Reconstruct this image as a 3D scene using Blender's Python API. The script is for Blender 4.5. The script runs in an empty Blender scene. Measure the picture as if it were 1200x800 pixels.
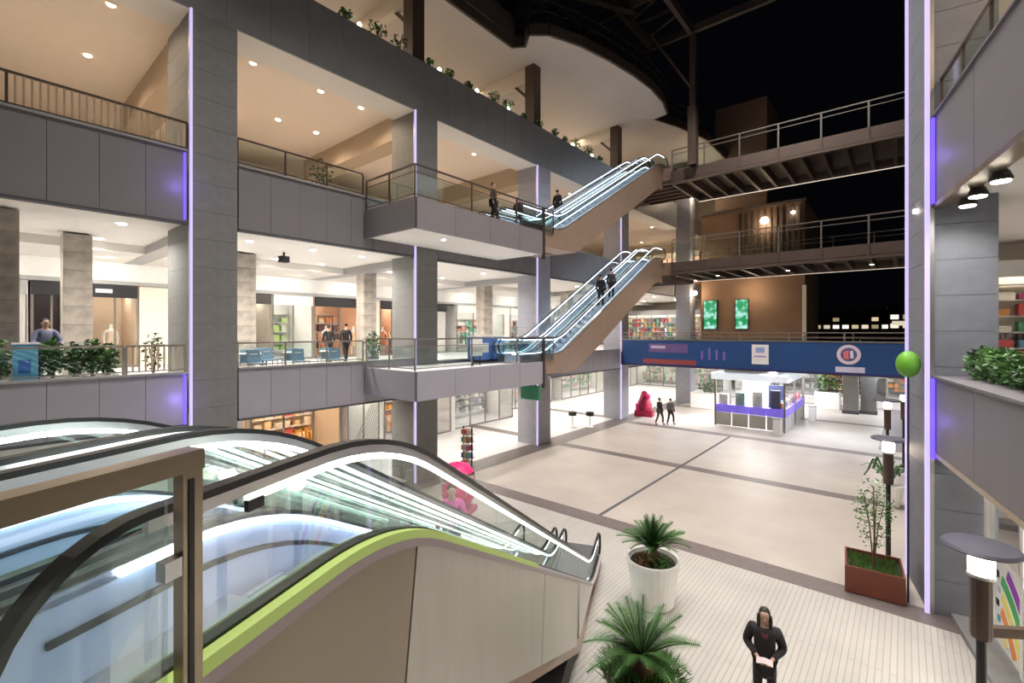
import bpy, math, random
from mathutils import Vector, Matrix
random.seed(7)
S = bpy.context.scene
C = S.collection
PI = math.pi
# ------------------------------------------------------------------ camera
YAW = math.atan(460/545.0)
cam = bpy.data.cameras.new('camera'); co = bpy.data.objects.new('camera', cam); C.objects.link(co)
co.location = (0, 0, 6.0); co.rotation_euler = (PI/2, 0, YAW)
cam.sensor_width = 36; cam.lens = 36*545/1200.0; cam.shift_y = -0.01; cam.clip_start = 0.05; cam.clip_end = 600
S.camera = co
# ------------------------------------------------------------------ world, exposure
w = bpy.data.worlds.new('night'); S.world = w; w.use_nodes = True
bg = w.node_tree.nodes['Background']; bg.inputs[0].default_value = (0.012, 0.013, 0.02, 1); bg.inputs[1].default_value = 0.06
S.view_settings.view_transform = 'Standard'; S.view_settings.look = 'None'
S.view_settings.exposure = 0.55; S.view_settings.gamma = 1.0; S.view_settings.use_curve_mapping = False
# ------------------------------------------------------------------ lights
def lamp(kind, loc, power, color, size=1.0, size_y=None, rot=(0,0,0), angle=None, blend=0.6, name='lamp'):
    l = bpy.data.lights.new(name, kind); l.energy = power; l.color = color
    if kind == 'AREA':
        l.shape = 'RECTANGLE'; l.size = size; l.size_y = size_y or size
        if angle: l.spread = angle
    elif kind == 'SPOT':
        l.spot_size = angle or 2.6; l.spot_blend = blend; l.shadow_soft_size = size
    else: l.shadow_soft_size = size
    o = bpy.data.objects.new(name, l); C.objects.link(o); o.location = loc; o.rotation_euler = rot
    return o
WARM = (1.0, 0.80, 0.58); NEUT = (1.0, 0.93, 0.84); COOL = (0.85, 0.9, 1.0); AMB = (1.0, 0.72, 0.42)
# unseen fill lamps added high over the court to brighten its floor
for _x, _y, _p in ((-7,3.5,1600),(-2.5,3.5,1600),(-7,9.5,1800),(-2.5,9.5,1800),(-7,17,2000),(-2.5,17,2000),(-7,25,2000),(-2.5,25,2000)):
    lamp('SPOT', (_x, _y, 23.6), _p*1.62, (1.0, 0.93, 0.88), 0.35, angle=1.66, blend=0.7, name='unseen_court_fill')
# ------------------------------------------------------------------ helpers
_mats = {}
def mat(name, col, rough=0.6, metal=0.0, var=0.06, scale=3.0, bump=0.0, emit=None, es=0.0, trans=None, stretch=None, coat=0.0):
    if name in _mats: return _mats[name]
    m = bpy.data.materials.new(name); m.use_nodes = True; nt = m.node_tree; N = nt.nodes; L = nt.links
    p = N['Principled BSDF']; p.inputs['Roughness'].default_value = rough; p.inputs['Metallic'].default_value = metal
    p.inputs['Base Color'].default_value = (*col, 1); p.inputs['Coat Weight'].default_value = coat
    if var > 0:
        tc = N.new('ShaderNodeTexCoord'); mp = N.new('ShaderNodeMapping'); n = N.new('ShaderNodeTexNoise'); r = N.new('ShaderNodeMix')
        r.data_type = 'RGBA'
        if stretch: mp.inputs['Scale'].default_value = stretch
        n.inputs['Scale'].default_value = scale; n.inputs['Detail'].default_value = 4
        r.inputs[6].default_value = (*[max(0, c*(1-var*2)) for c in col], 1); r.inputs[7].default_value = (*[min(1, c*(1+var*2)) for c in col], 1)
        L.new(tc.outputs['Object'], mp.inputs[0]); L.new(mp.outputs[0], n.inputs[0]); L.new(n.outputs[0], r.inputs[0]); L.new(r.outputs[2], p.inputs['Base Color'])
        if bump:
            b = N.new('ShaderNodeBump'); b.inputs['Strength'].default_value = bump; b.inputs['Distance'].default_value = 0.02
            L.new(n.outputs[0], b.inputs['Height']); L.new(b.outputs[0], p.inputs['Normal'])
    if emit:
        p.inputs['Emission Color'].default_value = (*emit, 1); p.inputs['Emission Strength'].default_value = es
    _mats[name] = m; return m
def glass(name, tint=(0.93, 0.97, 0.96), refl=0.12, rough=0.02):
    if name in _mats: return _mats[name]
    m = bpy.data.materials.new(name); m.use_nodes = True; nt = m.node_tree; N = nt.nodes; L = nt.links
    for n in list(N):
        if n.type == 'BSDF_PRINCIPLED': N.remove(n)
    t = N.new('ShaderNodeBsdfTransparent'); t.inputs[0].default_value = (*tint, 1)
    g = N.new('ShaderNodeBsdfGlossy'); g.inputs['Roughness'].default_value = rough
    f = N.new('ShaderNodeFresnel'); f.inputs[0].default_value = 1.5
    mx = N.new('ShaderNodeMixShader'); a = N.new('ShaderNodeMath'); a.operation = 'MULTIPLY_ADD'
    a.inputs[1].default_value = 0.22; a.inputs[2].default_value = refl*0.06
    L.new(f.outputs[0], a.inputs[0]); L.new(a.outputs[0], mx.inputs[0]); L.new(t.outputs[0], mx.inputs[1]); L.new(g.outputs[0], mx.inputs[2])
    L.new(mx.outputs[0], N['Material Output'].inputs[0]); _mats[name] = m; return m
class MB:
    def __init__(s): s.v = []; s.f = []
    def add(s, vs, fs):
        o = len(s.v); s.v += [tuple(v) for v in vs]; s.f += [tuple(i+o for i in f) for f in fs]; return s
    def box(s, x0, x1, y0, y1, z0, z1):
        return s.add([(x0,y0,z0),(x1,y0,z0),(x1,y1,z0),(x0,y1,z0),(x0,y0,z1),(x1,y0,z1),(x1,y1,z1),(x0,y1,z1)],
                     [(0,3,2,1),(4,5,6,7),(0,1,5,4),(1,2,6,5),(2,3,7,6),(3,0,4,7)])
    def prism(s, poly, a, b, axis='x'):   # polygon extruded between a and b along an axis
        n = len(poly); vs = []
        for t in (a, b):
            for p, q in poly:
                vs.append((t,p,q) if axis == 'x' else (p,t,q) if axis == 'y' else (p,q,t))
        fs = [tuple(range(n))[::-1], tuple(range(n, 2*n))] + [(i, (i+1)%n, n+(i+1)%n, n+i) for i in range(n)]
        return s.add(vs, fs)
    def strip(s, pts, hw, hh, side=Vector((1,0,0))):     # rectangular bar swept along a polyline; hw along side, hh across
        n = len(pts); P = [Vector(p) for p in pts]; vs = []
        for i, p in enumerate(P):
            t = (P[min(i+1,n-1)]-P[max(i-1,0)]).normalized(); u = side.cross(t).normalized()
            for a, b in ((-1,-1),(1,-1),(1,1),(-1,1)): vs.append(p+side*hw*a+u*hh*b)
        fs = [(0,1,2,3), tuple(4*(n-1)+k for k in (3,2,1,0))]
        for i in range(n-1):
            for k in range(4): fs.append((4*i+k, 4*i+4+k, 4*i+4+(k+1)%4, 4*i+(k+1)%4))
        return s.add(vs, fs)
    def tube(s, pts, r, n=8):
        P = [Vector(p) for p in pts]; m = len(P); vs = []; up = None
        for i, p in enumerate(P):
            t = (P[min(i+1,m-1)]-P[max(i-1,0)]).normalized()
            if up is None: up = Vector((0,0,1)) if abs(t.z) < 0.9 else Vector((1,0,0))
            u = up.cross(t).normalized(); w_ = t.cross(u); up = w_
            rr = r[i] if isinstance(r, (list, tuple)) else r
            for k in range(n):
                a = 2*PI*k/n; vs.append(p+(u*math.cos(a)+w_*math.sin(a))*rr)
        fs = [tuple(range(n)), tuple(range(n*(m-1), n*m))[::-1]]
        for i in range(m-1):
            for k in range(n): fs.append((n*i+k, n*i+n+k, n*i+n+(k+1)%n, n*i+(k+1)%n))
        return s.add(vs, fs)
    def lathe(s, prof, cx=0, cy=0, n=20, cz=0):
        m = len(prof); vs = [(cx+r*math.cos(2*PI*k/n), cy+r*math.sin(2*PI*k/n), z+cz) for r, z in prof for k in range(n)]
        fs = [(n*i+k, n*i+(k+1)%n, n*i+n+(k+1)%n, n*i+n+k) for i in range(m-1) for k in range(n)]
        fs += [tuple(range(n))[::-1], tuple(range(n*(m-1), n*m))]
        return s.add(vs, fs)
    def quad(s, a, b, c, d): return s.add([a,b,c,d], [(0,1,2,3)])
    def mesh(s, name, m=None, smooth=False):
        me = bpy.data.meshes.new(name); me.from_pydata(s.v, [], s.f); me.update()
        if m: me.materials.append(m)
        if smooth:
            for p in me.polygons: p.use_smooth = True
        return me
    def build(s, name, m, parent=None, loc=None, smooth=False, kind=None, label=None, rotz=None):
        return put(name, s.mesh(name, m, smooth), parent, loc, kind, label, rotz)
def put(name, me, parent=None, loc=None, kind=None, label=None, rotz=None):
    o = bpy.data.objects.new(name, me); C.objects.link(o)
    if parent: o.parent = parent
    if loc is not None: o.location = loc
    if rotz is not None: o.rotation_euler = (0,0,rotz)
    if kind: o['kind'] = kind
    if label: o['label'] = label
    return o
def B(name, m, parent, *b, **k): return MB().box(*b).build(name, m, parent, **k)
def tag(o, label, cat, group=None):
    o['label'] = label; o['category'] = cat
    if group: o['group'] = group
    return o
def thing(name, label, cat, loc=(0,0,0), rotz=0, group=None):
    o = bpy.data.objects.new(name, None); C.objects.link(o); o.location = loc; o.rotation_euler = (0,0,rotz); o.empty_display_size = 0.2
    return tag(o, label, cat, group)
def struct(o): o['kind'] = 'structure'; return o
def dup(root, loc=None, rotz=None, label=None, group=None, scale=None):
    def rec(o, par):
        c = o.copy(); C.objects.link(c); c.parent = par
        for ch in kids.get(o, []): rec(ch, c)
        return c
    kids = {}
    for o in C.objects:
        if o.parent: kids.setdefault(o.parent, []).append(o)
    r = rec(root, None)
    if loc is not None: r.location = loc
    if rotz is not None: r.rotation_euler = (0,0,rotz)
    if label: r['label'] = label
    if group: r['group'] = group
    if scale: r.scale = scale if isinstance(scale, tuple) else (scale,)*3
    return r
# ------------------------------------------------------------------ materials
M = dict(
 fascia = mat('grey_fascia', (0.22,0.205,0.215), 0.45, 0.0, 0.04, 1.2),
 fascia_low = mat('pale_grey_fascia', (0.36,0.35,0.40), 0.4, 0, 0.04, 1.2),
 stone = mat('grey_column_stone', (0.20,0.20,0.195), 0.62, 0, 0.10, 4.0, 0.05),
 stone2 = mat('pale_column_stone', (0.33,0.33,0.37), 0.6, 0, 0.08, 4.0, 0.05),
 seam = mat('grey_seam', (0.12,0.115,0.12), 0.8, 0, 0),
 joint = mat('dark_joint', (0.09,0.09,0.10), 0.8, 0, 0),
 fascia_r = mat('mauve_grey_parapet', (0.15,0.14,0.155), 0.6, 0, 0.04, 1.2),
 stone3 = mat('blue_grey_column_stone', (0.17,0.18,0.215), 0.6, 0, 0.10, 4.0, 0.05),
 slate = mat('slate_lamp_metal', (0.10,0.10,0.13), 0.5, 0.2, 0.05),
 beam = mat('beam_panel_grey', (0.235,0.235,0.235), 0.45, 0, 0.05, 2.0),
 ceil_w = mat('white_ceiling_paint', (0.78,0.75,0.70), 0.8, 0, 0.02),
 ceil_warm = mat('cream_ceiling_paint', (0.80,0.70,0.60), 0.8, 0, 0.02),
 canopy = mat('pale_canopy_render', (0.62,0.56,0.50), 0.8, 0, 0.04, 0.5),
 wall_c = mat('cream_wall_paint', (0.78,0.70,0.58), 0.7, 0, 0.03),
 wall_w = mat('white_wall_paint', (0.8,0.79,0.76), 0.7, 0, 0.03),
 copper = mat('beige_metal_cladding', (0.40,0.29,0.22), 0.35, 0.3, 0.06, 1.0),
 cladbrown = mat('brushed_beige_cladding', (0.36,0.30,0.235), 0.35, 0.35, 0.05, 2.0, stretch=(1,1,0.2)),
 cladgrey = mat('brushed_grey_cladding', (0.62,0.59,0.54), 0.35, 0.25, 0.05, 2.0, stretch=(1,5,0.3)),
 bridge = mat('brown_bridge_steel', (0.105,0.075,0.06), 0.5, 0.2, 0.08, 2.0),
 dark = mat('dark_steel', (0.03,0.028,0.028), 0.5, 0.4, 0.05),
 roofsteel = mat('dark_red_brown_steel', (0.075,0.055,0.045), 0.5, 0.2, 0.1),
 browncol = mat('brown_painted_column', (0.085,0.055,0.04), 0.5, 0.1, 0.1),
 black = mat('black_rubber', (0.012,0.012,0.014), 0.35, 0, 0),
 steel = mat('brushed_steel', (0.55,0.55,0.57), 0.3, 0.9, 0.05),
 stepm = mat('ribbed_step_metal', (0.42,0.44,0.50), 0.35, 0.6, 0.08, 8),
 bronze = mat('bronze_brown_rail', (0.36,0.30,0.22), 0.28, 0.75, 0.06, 5),
 railm = mat('grey_rail_metal', (0.32,0.29,0.26), 0.35, 0.7, 0.05),
 raild = mat('dark_rail_metal', (0.10,0.075,0.06), 0.4, 0.6, 0.05),
 baluster = mat('pale_gold_baluster', (0.50,0.42,0.28), 0.4, 0.4, 0.05),
 glass = glass('clear_glass', (0.90,0.95,0.94)),
 glassg = glass('greenish_glass', (0.90,0.955,0.945), 0.3),
 shopglass = glass('shop_window_glass', (0.96,0.97,0.97), 0.1),
 led = mat('violet_led', (0.2,0.18,0.25), 0.5, 0, 0, emit=(0.70,0.58,1.0), es=0.62),
 ledside = mat('deep_blue_led', (0.1,0.05,0.4), 0.5, 0, 0, emit=(0.12,0.06,1.0), es=1.4),
 lit = mat('white_light_strip', (1,1,1), 0.5, 0, 0, emit=(0.92,1.0,0.90), es=7.0),
 litb = mat('blue_white_light_strip', (1,1,1), 0.5, 0, 0, emit=(0.72,0.82,1.0), es=5.0),
 litg = mat('yellow_green_light_strip', (0.36,0.46,0.14), 0.5, 0, 0, emit=(0.50,0.66,0.16), es=0.2),
 skirt = mat('pale_blue_skirt', (0.62,0.68,0.92), 0.45, 0.1, 0.04),
 bulb = mat('lamp_glow', (1,1,1), 0.5, 0, 0, emit=(1.0,0.95,0.85), es=14.0),
 bulbw = mat('warm_lamp_glow', (1,1,1), 0.5, 0, 0, emit=(1.0,0.80,0.58), es=9.0),
 panel = mat('shop_ceiling_light', (1,1,1), 0.5, 0, 0, emit=(1.0,0.93,0.82), es=9.0),
 leaf = mat('dark_green_leaf', (0.035,0.10,0.03), 0.5, 0, 0.25, 6),
 leaf2 = mat('fresh_green_leaf', (0.09,0.22,0.05), 0.5, 0, 0.3, 6),
 frond = mat('cycad_frond_green', (0.05,0.13,0.03), 0.4, 0, 0.25, 3),
 grass = mat('grass_green', (0.10,0.20,0.04), 0.7, 0, 0.3, 9),
 trunk = mat('brown_trunk', (0.14,0.08,0.05), 0.9, 0, 0.2, 12, 0.5),
 soil = mat('dark_soil', (0.05,0.035,0.025), 0.9, 0, 0.2, 12, 0.5),
 pot = mat('white_planter', (0.85,0.84,0.80), 0.35, 0, 0.02),
 rust = mat('rust_red_planter', (0.15,0.04,0.022), 0.6, 0.1, 0.15, 3),
 tile = mat('marble_tile', (0.42,0.38,0.33), 0.3, 0, 0.3, 3.0),
 blueban = mat('blue_banner', (0.012,0.065,0.22), 0.55, 0, 0.15, 0.3),
 white = mat('white_plastic', (0.85,0.85,0.85), 0.4, 0, 0),
 greyp = mat('mid_grey_panel', (0.35,0.35,0.34), 0.4, 0, 0.03),
 skin = mat('skin', (0.55,0.34,0.25), 0.5, 0, 0.03),
 hair = mat('dark_hair', (0.02,0.014,0.01), 0.5, 0, 0.1, 30),
 eye = mat('eye_dark', (0.02,0.015,0.01), 0.2, 0, 0),
 lip = mat('lip', (0.40,0.15,0.13), 0.5, 0, 0),
 blackcloth = mat('black_cloth', (0.013,0.012,0.014), 0.8, 0, 0.1, 20),
)
def solid(r, g, b, rough=0.6, metal=0):
    return mat('paint_%02x%02x%02x' % (int(r*255), int(g*255), int(b*255)), (r,g,b), rough, metal, 0.05, 6)
def floor_mat(name, c1, c2, mortar, bw, bh, ms):
    m = bpy.data.materials.new(name); m.use_nodes = True; N = m.node_tree.nodes; L = m.node_tree.links; p = N['Principled BSDF']
    tc = N.new('ShaderNodeTexCoord'); mp = N.new('ShaderNodeMapping'); mp.inputs['Rotation'].default_value = (0,0,PI/2)
    b = N.new('ShaderNodeTexBrick'); b.inputs['Color1'].default_value = (*c1,1); b.inputs['Color2'].default_value = (*c2,1); b.inputs['Mortar'].default_value = (*mortar,1)
    b.inputs['Scale'].default_value = 1; b.inputs['Brick Width'].default_value = bw; b.inputs['Row Height'].default_value = bh; b.inputs['Mortar Size'].default_value = ms
    n = N.new('ShaderNodeTexNoise'); n.inputs['Scale'].default_value = 0.6; n.inputs['Detail'].default_value = 5
    mx = N.new('ShaderNodeMix'); mx.data_type = 'RGBA'; mx.blend_type = 'MULTIPLY'; mx.inputs[0].default_value = 0.35
    L.new(tc.outputs['Object'], mp.inputs[0]); L.new(mp.outputs[0], b.inputs[0]); L.new(tc.outputs['Object'], n.inputs[0])
    L.new(b.outputs[0], mx.inputs[6]); L.new(n.outputs[0], mx.inputs[7]); L.new(mx.outputs[2], p.inputs['Base Color'])
    bu = N.new('ShaderNodeBump'); bu.inputs['Strength'].default_value = 0.3; bu.inputs['Distance'].default_value = 0.004; bu.invert = True
    L.new(b.outputs[1], bu.inputs['Height']); L.new(bu.outputs[0], p.inputs['Normal']); p.inputs['Roughness'].default_value = 0.42
    return m
M['floor'] = floor_mat('cream_floor_tiles', (0.54,0.485,0.435), (0.52,0.47,0.42), (0.47,0.42,0.38), 1.2, 1.2, 0.004)
M['floor_s'] = floor_mat('ribbed_strip_paving', (0.55,0.53,0.49), (0.52,0.50,0.465), (0.39,0.375,0.345), 3.0, 0.10, 0.010)
M['floor_w'] = floor_mat('white_arcade_tiles', (0.82,0.81,0.82), (0.78,0.77,0.79), (0.6,0.6,0.62), 0.6, 0.6, 0.004)
M['band'] = mat('dark_stone_band', (0.15,0.125,0.12), 0.45, 0, 0.12, 5)
# ================================================================== LARGE STRUCTURE
XF = -14.8                     # plane of the left facade
F1, F2, F3 = 4.55, 10.4, 16.5   # floor heights
# ground
fl = struct(B('floor', M['floor'], None, -15.2, 14, 12.75, 50, -0.3, 0.0))
struct(B('floor', M['floor_s'], None, -15.2, 14, -8, 12.75, -0.3, 0.0))
struct(B('floor', M['floor_w'], None, -30, -15.2, -8, 60, -0.3, 0.0))
struct(B('floor', M['floor_w'], None, -15.2, 14, 50, 62, -0.3, 0.0))
for k, (y0, y1) in enumerate(((12.75,13.45),(20.35,20.95),(28.2,28.9),(37.0,37.6),(45.4,46.0))):
    B('band', M['band'], fl, -15.2, 6, y0, y1, 0.0, 0.006)
B('band', M['band'], fl, -15.2, -14.0, -8, 49, 0.0, 0.004)
B('drain_channel', M['joint'], fl, -7.66, -7.54, 13.45, 28.2, 0.0, 0.007)
B('band', M['band'], fl, -1.0, 0.2, 30, 46, 0.0, 0.004)
for y in (4.5, 20.6, 28.9): B('band', M['band'], fl, -24, -15.2, y, y+0.7, 0.0, 0.005)
# left storeys: slabs with ceilings
def slab(x0, x1, y0, y1, z0, z1, top, under, nm='ceiling'):
    struct(B('floor', top, None, x0, x1, y0, y1, z0+0.05, z1)); struct(B(nm, under, None, x0, x1, y0, y1, z0, z0+0.045))
slab(-27, XF-0.24, -8, 48, 3.75, F1, M['floor_w'], M['ceil_w'])
slab(-27, XF-0.24, -8, 48, 9.0, F2, M['floor_w'], M['ceil_w'])
slab(-27, XF-0.24, -8, 48, 15.1, F3, M['floor_w'], M['ceil_warm'])
# rear wall of the left storeys
struct(B('wall_left', M['wall_c'], None, -27.3, -27, -8, 62, 0, 24))
struct(B('wall_near', M['wall_c'], None, -27, XF-0.1, -8.3, -8, 0, 24))
# upper wall band above the shops on level one, ceiling step
struct(B('wall_left', M['wall_w'], None, -24.2, -24.0, -8, 48, 8.0, 9.0))
struct(B('trim_1', M['greyp'], None, -24.0, -23.9, -8, 48, 7.85, 8.0))
struct(B('ceiling', M['ceil_w'], None, -24.0, -20.5, -8, 48, 8.72, 9.0))
struct(B('ceiling', M['ceil_warm'], None, XF-1.6, XF-0.1, -8, 29, 14.85, 15.1))
# -------- fascias: a run of separate panels under a coping
def fascia(label, y0, y1, z0, z1, m, x=XF, step=0.93, cap=True, start=None):
    y0 += 0.06; y1 -= 0.06
    f = thing('fascia', label, 'parapet', (x, y0, z0))
    h = z1-z0; n = max(1, round((y1-y0)/step)); s = (y1-y0)/n
    me = MB().box(-0.14, 0, 0.005, s-0.005, 0, h).mesh('panel', m)
    for i in range(n): put('panel', me, f, (0, i*s, 0))
    B('backing', M['seam'], f, -0.2, -0.13, 0, y1-y0, 0, h-0.01)
    B('coping', M['greyp'], f, -0.22, 0.05, 0, y1-y0, h, h+0.05)
    B('soffit_trim', M['joint'], f, -0.2, 0.03, 0, y1-y0, -0.06, 0)
    return f
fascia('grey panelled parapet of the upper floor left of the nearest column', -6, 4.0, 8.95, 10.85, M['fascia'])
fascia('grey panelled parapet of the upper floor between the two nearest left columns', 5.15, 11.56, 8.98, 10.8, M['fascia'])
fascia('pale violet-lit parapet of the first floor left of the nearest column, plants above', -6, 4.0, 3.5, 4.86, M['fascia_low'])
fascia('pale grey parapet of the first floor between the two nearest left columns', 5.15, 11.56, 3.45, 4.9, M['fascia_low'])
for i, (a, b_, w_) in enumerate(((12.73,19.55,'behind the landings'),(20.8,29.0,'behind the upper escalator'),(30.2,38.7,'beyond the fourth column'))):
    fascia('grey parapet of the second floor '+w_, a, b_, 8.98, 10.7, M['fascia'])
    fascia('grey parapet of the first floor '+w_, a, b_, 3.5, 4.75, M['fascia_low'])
# big beam of the third floor
bm = thing('roof_beam', 'long dark grey panelled beam above all the left columns, plants along its top', 'beam', (XF, -6, 14.75))
n = 38; s = 46.0/n; me = MB().box(-0.15, 0, 0.004, s-0.004, 0, 2.1).mesh('panel', M['beam'])
for i in range(n): put('panel', me, bm, (0, i*s, 0))
B('beam_core', M['seam'], bm, -1.2, -0.14, 0, 46, 0.02, 2.09); B('soffit', M['ceil_w'], bm, -1.2, -0.0, 0, 46, -0.03, 0.015)
# -------- columns of the left facade
def column(label, x, y, wy, dx, z0, z1, m, leds=(), tiles=True, th=0.75):
    c = thing('column', label, 'column', (x, y, z0))
    B('core', M['seam'], c, -dx+0.02, -0.02, 0.02, wy-0.02, 0, z1-z0)
    n = int((z1-z0)/th)
    t = (z1-z0)/n
    mf = MB().box(-0.02, 0, 0.004, wy-0.004, 0.004, t-0.004).mesh('tile', m)
    ms = MB().box(-dx, -0.02, 0.0, 0.02, 0.004, t-0.004).mesh('tile', m)
    for i in range(n):
        put('tile', mf, c, (0,0,i*t)); put('tile', ms, c, (0,0,i*t)); put('tile', ms, c, (0,wy-0.02,i*t))
    for (yy, hw) in leds:
        B('light_strip', M['led'], c, -0.02, 0.05, yy-hw, yy+hw, 0, z1-z0)
        B('light_housing', M['steel'], c, -0.06, -0.02, yy-hw-0.02, yy+hw+0.02, 0, z1-z0)
    return c
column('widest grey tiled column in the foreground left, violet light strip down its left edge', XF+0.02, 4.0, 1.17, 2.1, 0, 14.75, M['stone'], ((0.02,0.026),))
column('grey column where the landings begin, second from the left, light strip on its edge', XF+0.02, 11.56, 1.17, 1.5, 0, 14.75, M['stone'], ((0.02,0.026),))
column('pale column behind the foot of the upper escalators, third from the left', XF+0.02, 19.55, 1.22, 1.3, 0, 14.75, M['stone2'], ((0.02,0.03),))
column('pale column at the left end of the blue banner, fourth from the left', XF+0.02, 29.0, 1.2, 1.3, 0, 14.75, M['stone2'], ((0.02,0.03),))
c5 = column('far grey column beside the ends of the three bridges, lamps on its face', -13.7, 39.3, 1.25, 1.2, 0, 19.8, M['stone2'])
for z in (11.35, 9.0, 17.1):
    MB().lathe([(0.0,0),(0.2,0.05),(0.26,0.2),(0.2,0.36),(0,0.4)], 0.2, 0.4, 12, z).build('wall_lamp', M['bulbw'], c5, smooth=True)
    lamp('POINT', (-13.2, 39.2, z), 60, WARM, 0.25, name='wall_lamp')
# deep blue glow boxes beside the nearest column strips
for z0, z1 in ((9.0,10.8),(3.5,4.85)):
    tag(B('blue_light_tube', M['ledside'], None, XF-0.02, XF+0.03, 3.85, 3.9, z0, z1),
        'deep blue light tube on the %s parapet end beside the nearest left column' % ('upper' if z0 > 5 else 'lower'), 'light')
    lamp('POINT', (XF+0.35, 3.75, (z0+z1)/2), 5, (0.30,0.2,1.0), 0.1, name='blue_light')
# transverse ceiling beams and inner frames behind the columns
for i, y in enumerate((4.2, 11.8, 19.8, 29.2)):
    w_ = ('nearest','second','third','fourth')[i]
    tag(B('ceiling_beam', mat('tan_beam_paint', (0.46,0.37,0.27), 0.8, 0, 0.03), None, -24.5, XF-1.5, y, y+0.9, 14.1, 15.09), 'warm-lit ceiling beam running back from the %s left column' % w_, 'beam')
    tag(B('ceiling_beam', M['greyp'], None, -23.9, XF-1.5, y, y+0.6, 8.7, 8.99), 'shallow grey ceiling beam of the first floor behind the %s left column' % w_, 'beam')
# marble clad free-standing columns on the first floor
for i, (x, y, wd) in enumerate(((-16.9,0.55,0.75),(-19.5,2.3,0.65),(-19.5,7.0,0.7),(-19.5,12.4,0.65),(-19.5,20.5,0.7),(-19.5,29.5,0.7))):
    c = thing('marble_column', 'square marble-tiled column on the first floor, '+('far left by the glass stall','left of the dark-signed shop with the mannequin','beside the dark grid shelf shop','left of the second column','behind the café side of the landing','in the far part of the floor')[i], 'column', (x,y,F1))
    B('core', M['joint'], c, -wd/2+0.01, wd/2-0.01, -wd/2+0.01, wd/2-0.01, 0, 4.4)
    me = MB().box(wd/2-0.01, wd/2+0.01, -wd/2+0.005, wd/2-0.005, 0.005, 0.545).mesh('tile', M['tile'])
    ms = MB().box(-wd/2+0.005, wd/2-0.005, -wd/2-0.01, -wd/2+0.01, 0.005, 0.545).mesh('tile', M['tile'])
    for k in range(8): put('tile', me, c, (0,0,k*0.55)); put('tile', ms, c, (0,0,k*0.55))
# -------- landings in front of the facade
def landing(label, z0, z1, y0=9.3, y1=16.35, x1=-11.9):
    l = thing('landing', label, 'landing', (0,0,0))
    B('slab', M['floor_w'], l, XF+0.09, x1-0.1, y0+0.1, y1, z0+0.1, z1-0.05)
    B('underside', M['ceil_w'], l, XF+0.09, x1-0.1, y0+0.1, y1, z0+0.05, z0+0.1)
    B('end_panel', M['fascia_low' if z0 < 6 else 'fascia'], l, XF+0.09, x1, y0, y0+0.1, z0, z1)
    n = 4; s = (y1-y0)/n; me = MB().box(-0.1, 0, 0.008, s-0.008, 0, z1-z0).mesh('panel', M['fascia_low' if z0 < 6 else 'fascia'])
    for i in range(n): put('panel', me, l, (x1, y0+i*s, z0))
    B('joint_post', M['raild'], l, x1-0.05, x1+0.02, y1-0.2, y1-0.05, z0-0.2, z1+1.0)
    return l
landing('lower grey landing at the foot of the first-floor escalators, glass rail on top', 3.75, 4.7)
landing('upper grey landing at the foot of the second-floor escalators, dark rail on top', 9.3, 10.3)
B_ = lambda x0,x1,y0,y1,z: tag(MB().lathe([(0.0,0),(0.07,0),(0.07,0.02),(0,0.02)], x0, y0, 12, z).build('downlight', M['bulb'], None), 'single downlight under the upper landing', 'light')
B_(-12.9,0,11.4,0,9.33)
# -------- railings
def railing(label, p0, p1, z, h=1.05, sp=2.0, style='glass', post=None, rail=None, mid=True, group=None, name='railing'):
    a = Vector((*p0, z)); b_ = Vector((*p1, z)); d = b_-a; Ln = d.length; ang = math.atan2(d.y, d.x)
    r = thing(name, label, 'railing', a, ang, group); pm = post or M['railm']; rm = rail or pm
    B('top_rail', rm, r, 0, Ln, -0.03, 0.03, h-0.05, h)
    n = max(1, round(Ln/sp)); s = Ln/n
    pme = MB().box(-0.025, 0.025, -0.02, 0.02, 0, h-0.05).mesh('post', pm)
    for i in range(n+1): put('post', pme, r, (i*s,0,0))
    if mid:
        B('middle_rail', rm, r, 0, Ln, -0.012, 0.012, h-0.27, h-0.245)
    B('bottom_rail', rm, r, 0, Ln, -0.015, 0.015, 0.06, 0.09)
    if style == 'glass':
        gme = MB().box(0.05, s-0.05, -0.006, 0.006, 0.1, h-0.3 if mid else h-0.08).mesh('glass_pane', M['glass'])
        for i in range(n): put('glass_pane', gme, r, (i*s,0,0))
    if style == 'bars':
        m = MB(); k = 0.0
        while k < Ln: m.box(k-0.02, k+0.02, -0.008, 0.008, 0.08, h-0.05); k += 0.13
        m.build('balusters', M['baluster'], r, kind='stuff')
    return r
railing('pale gold barred railing on the upper left parapet', (XF-0.05,-6), (XF-0.05,3.95), 10.88, 0.78, 3.4, 'bars', M['raild'], M['raild'], mid=False)
railing('dark post railing above the upper parapet between the two nearest left columns', (XF-0.05,5.2), (XF-0.05,9.3), 10.85, 0.80, 1.35, 'glass', M['raild'], M['raild'], mid=False)
railing('dark rail across the near end of the upper landing', (XF+0.1,9.35), (-11.95,9.35), 10.32, 1.05, 1.45, 'glass', M['raild'], M['raild'])
railing('dark post railing along the front of the upper landing', (-11.95,9.35), (-11.95,17.0), 10.32, 1.05, 2.5, 'glass', M['raild'], M['raild'])
railing('low glass railing above the first-floor parapet beside the potted plants', (XF-0.05,-6), (XF-0.05,2.6), 4.9, 0.75, 2.0, 'glass', M['railm'], M['railm'], mid=False)
railing('short pale barred railing above the first-floor parapet by the nearest column', (XF-0.05,2.66), (XF-0.05,3.9), 4.9, 0.75, 1.3, 'bars', M['railm'], M['railm'], mid=False)
railing('glass railing above the first-floor parapet between the two nearest left columns', (XF-0.05,5.2), (XF-0.05,9.3), 4.93, 0.75, 1.35, 'glass', M['railm'], M['railm'], mid=False)
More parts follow.
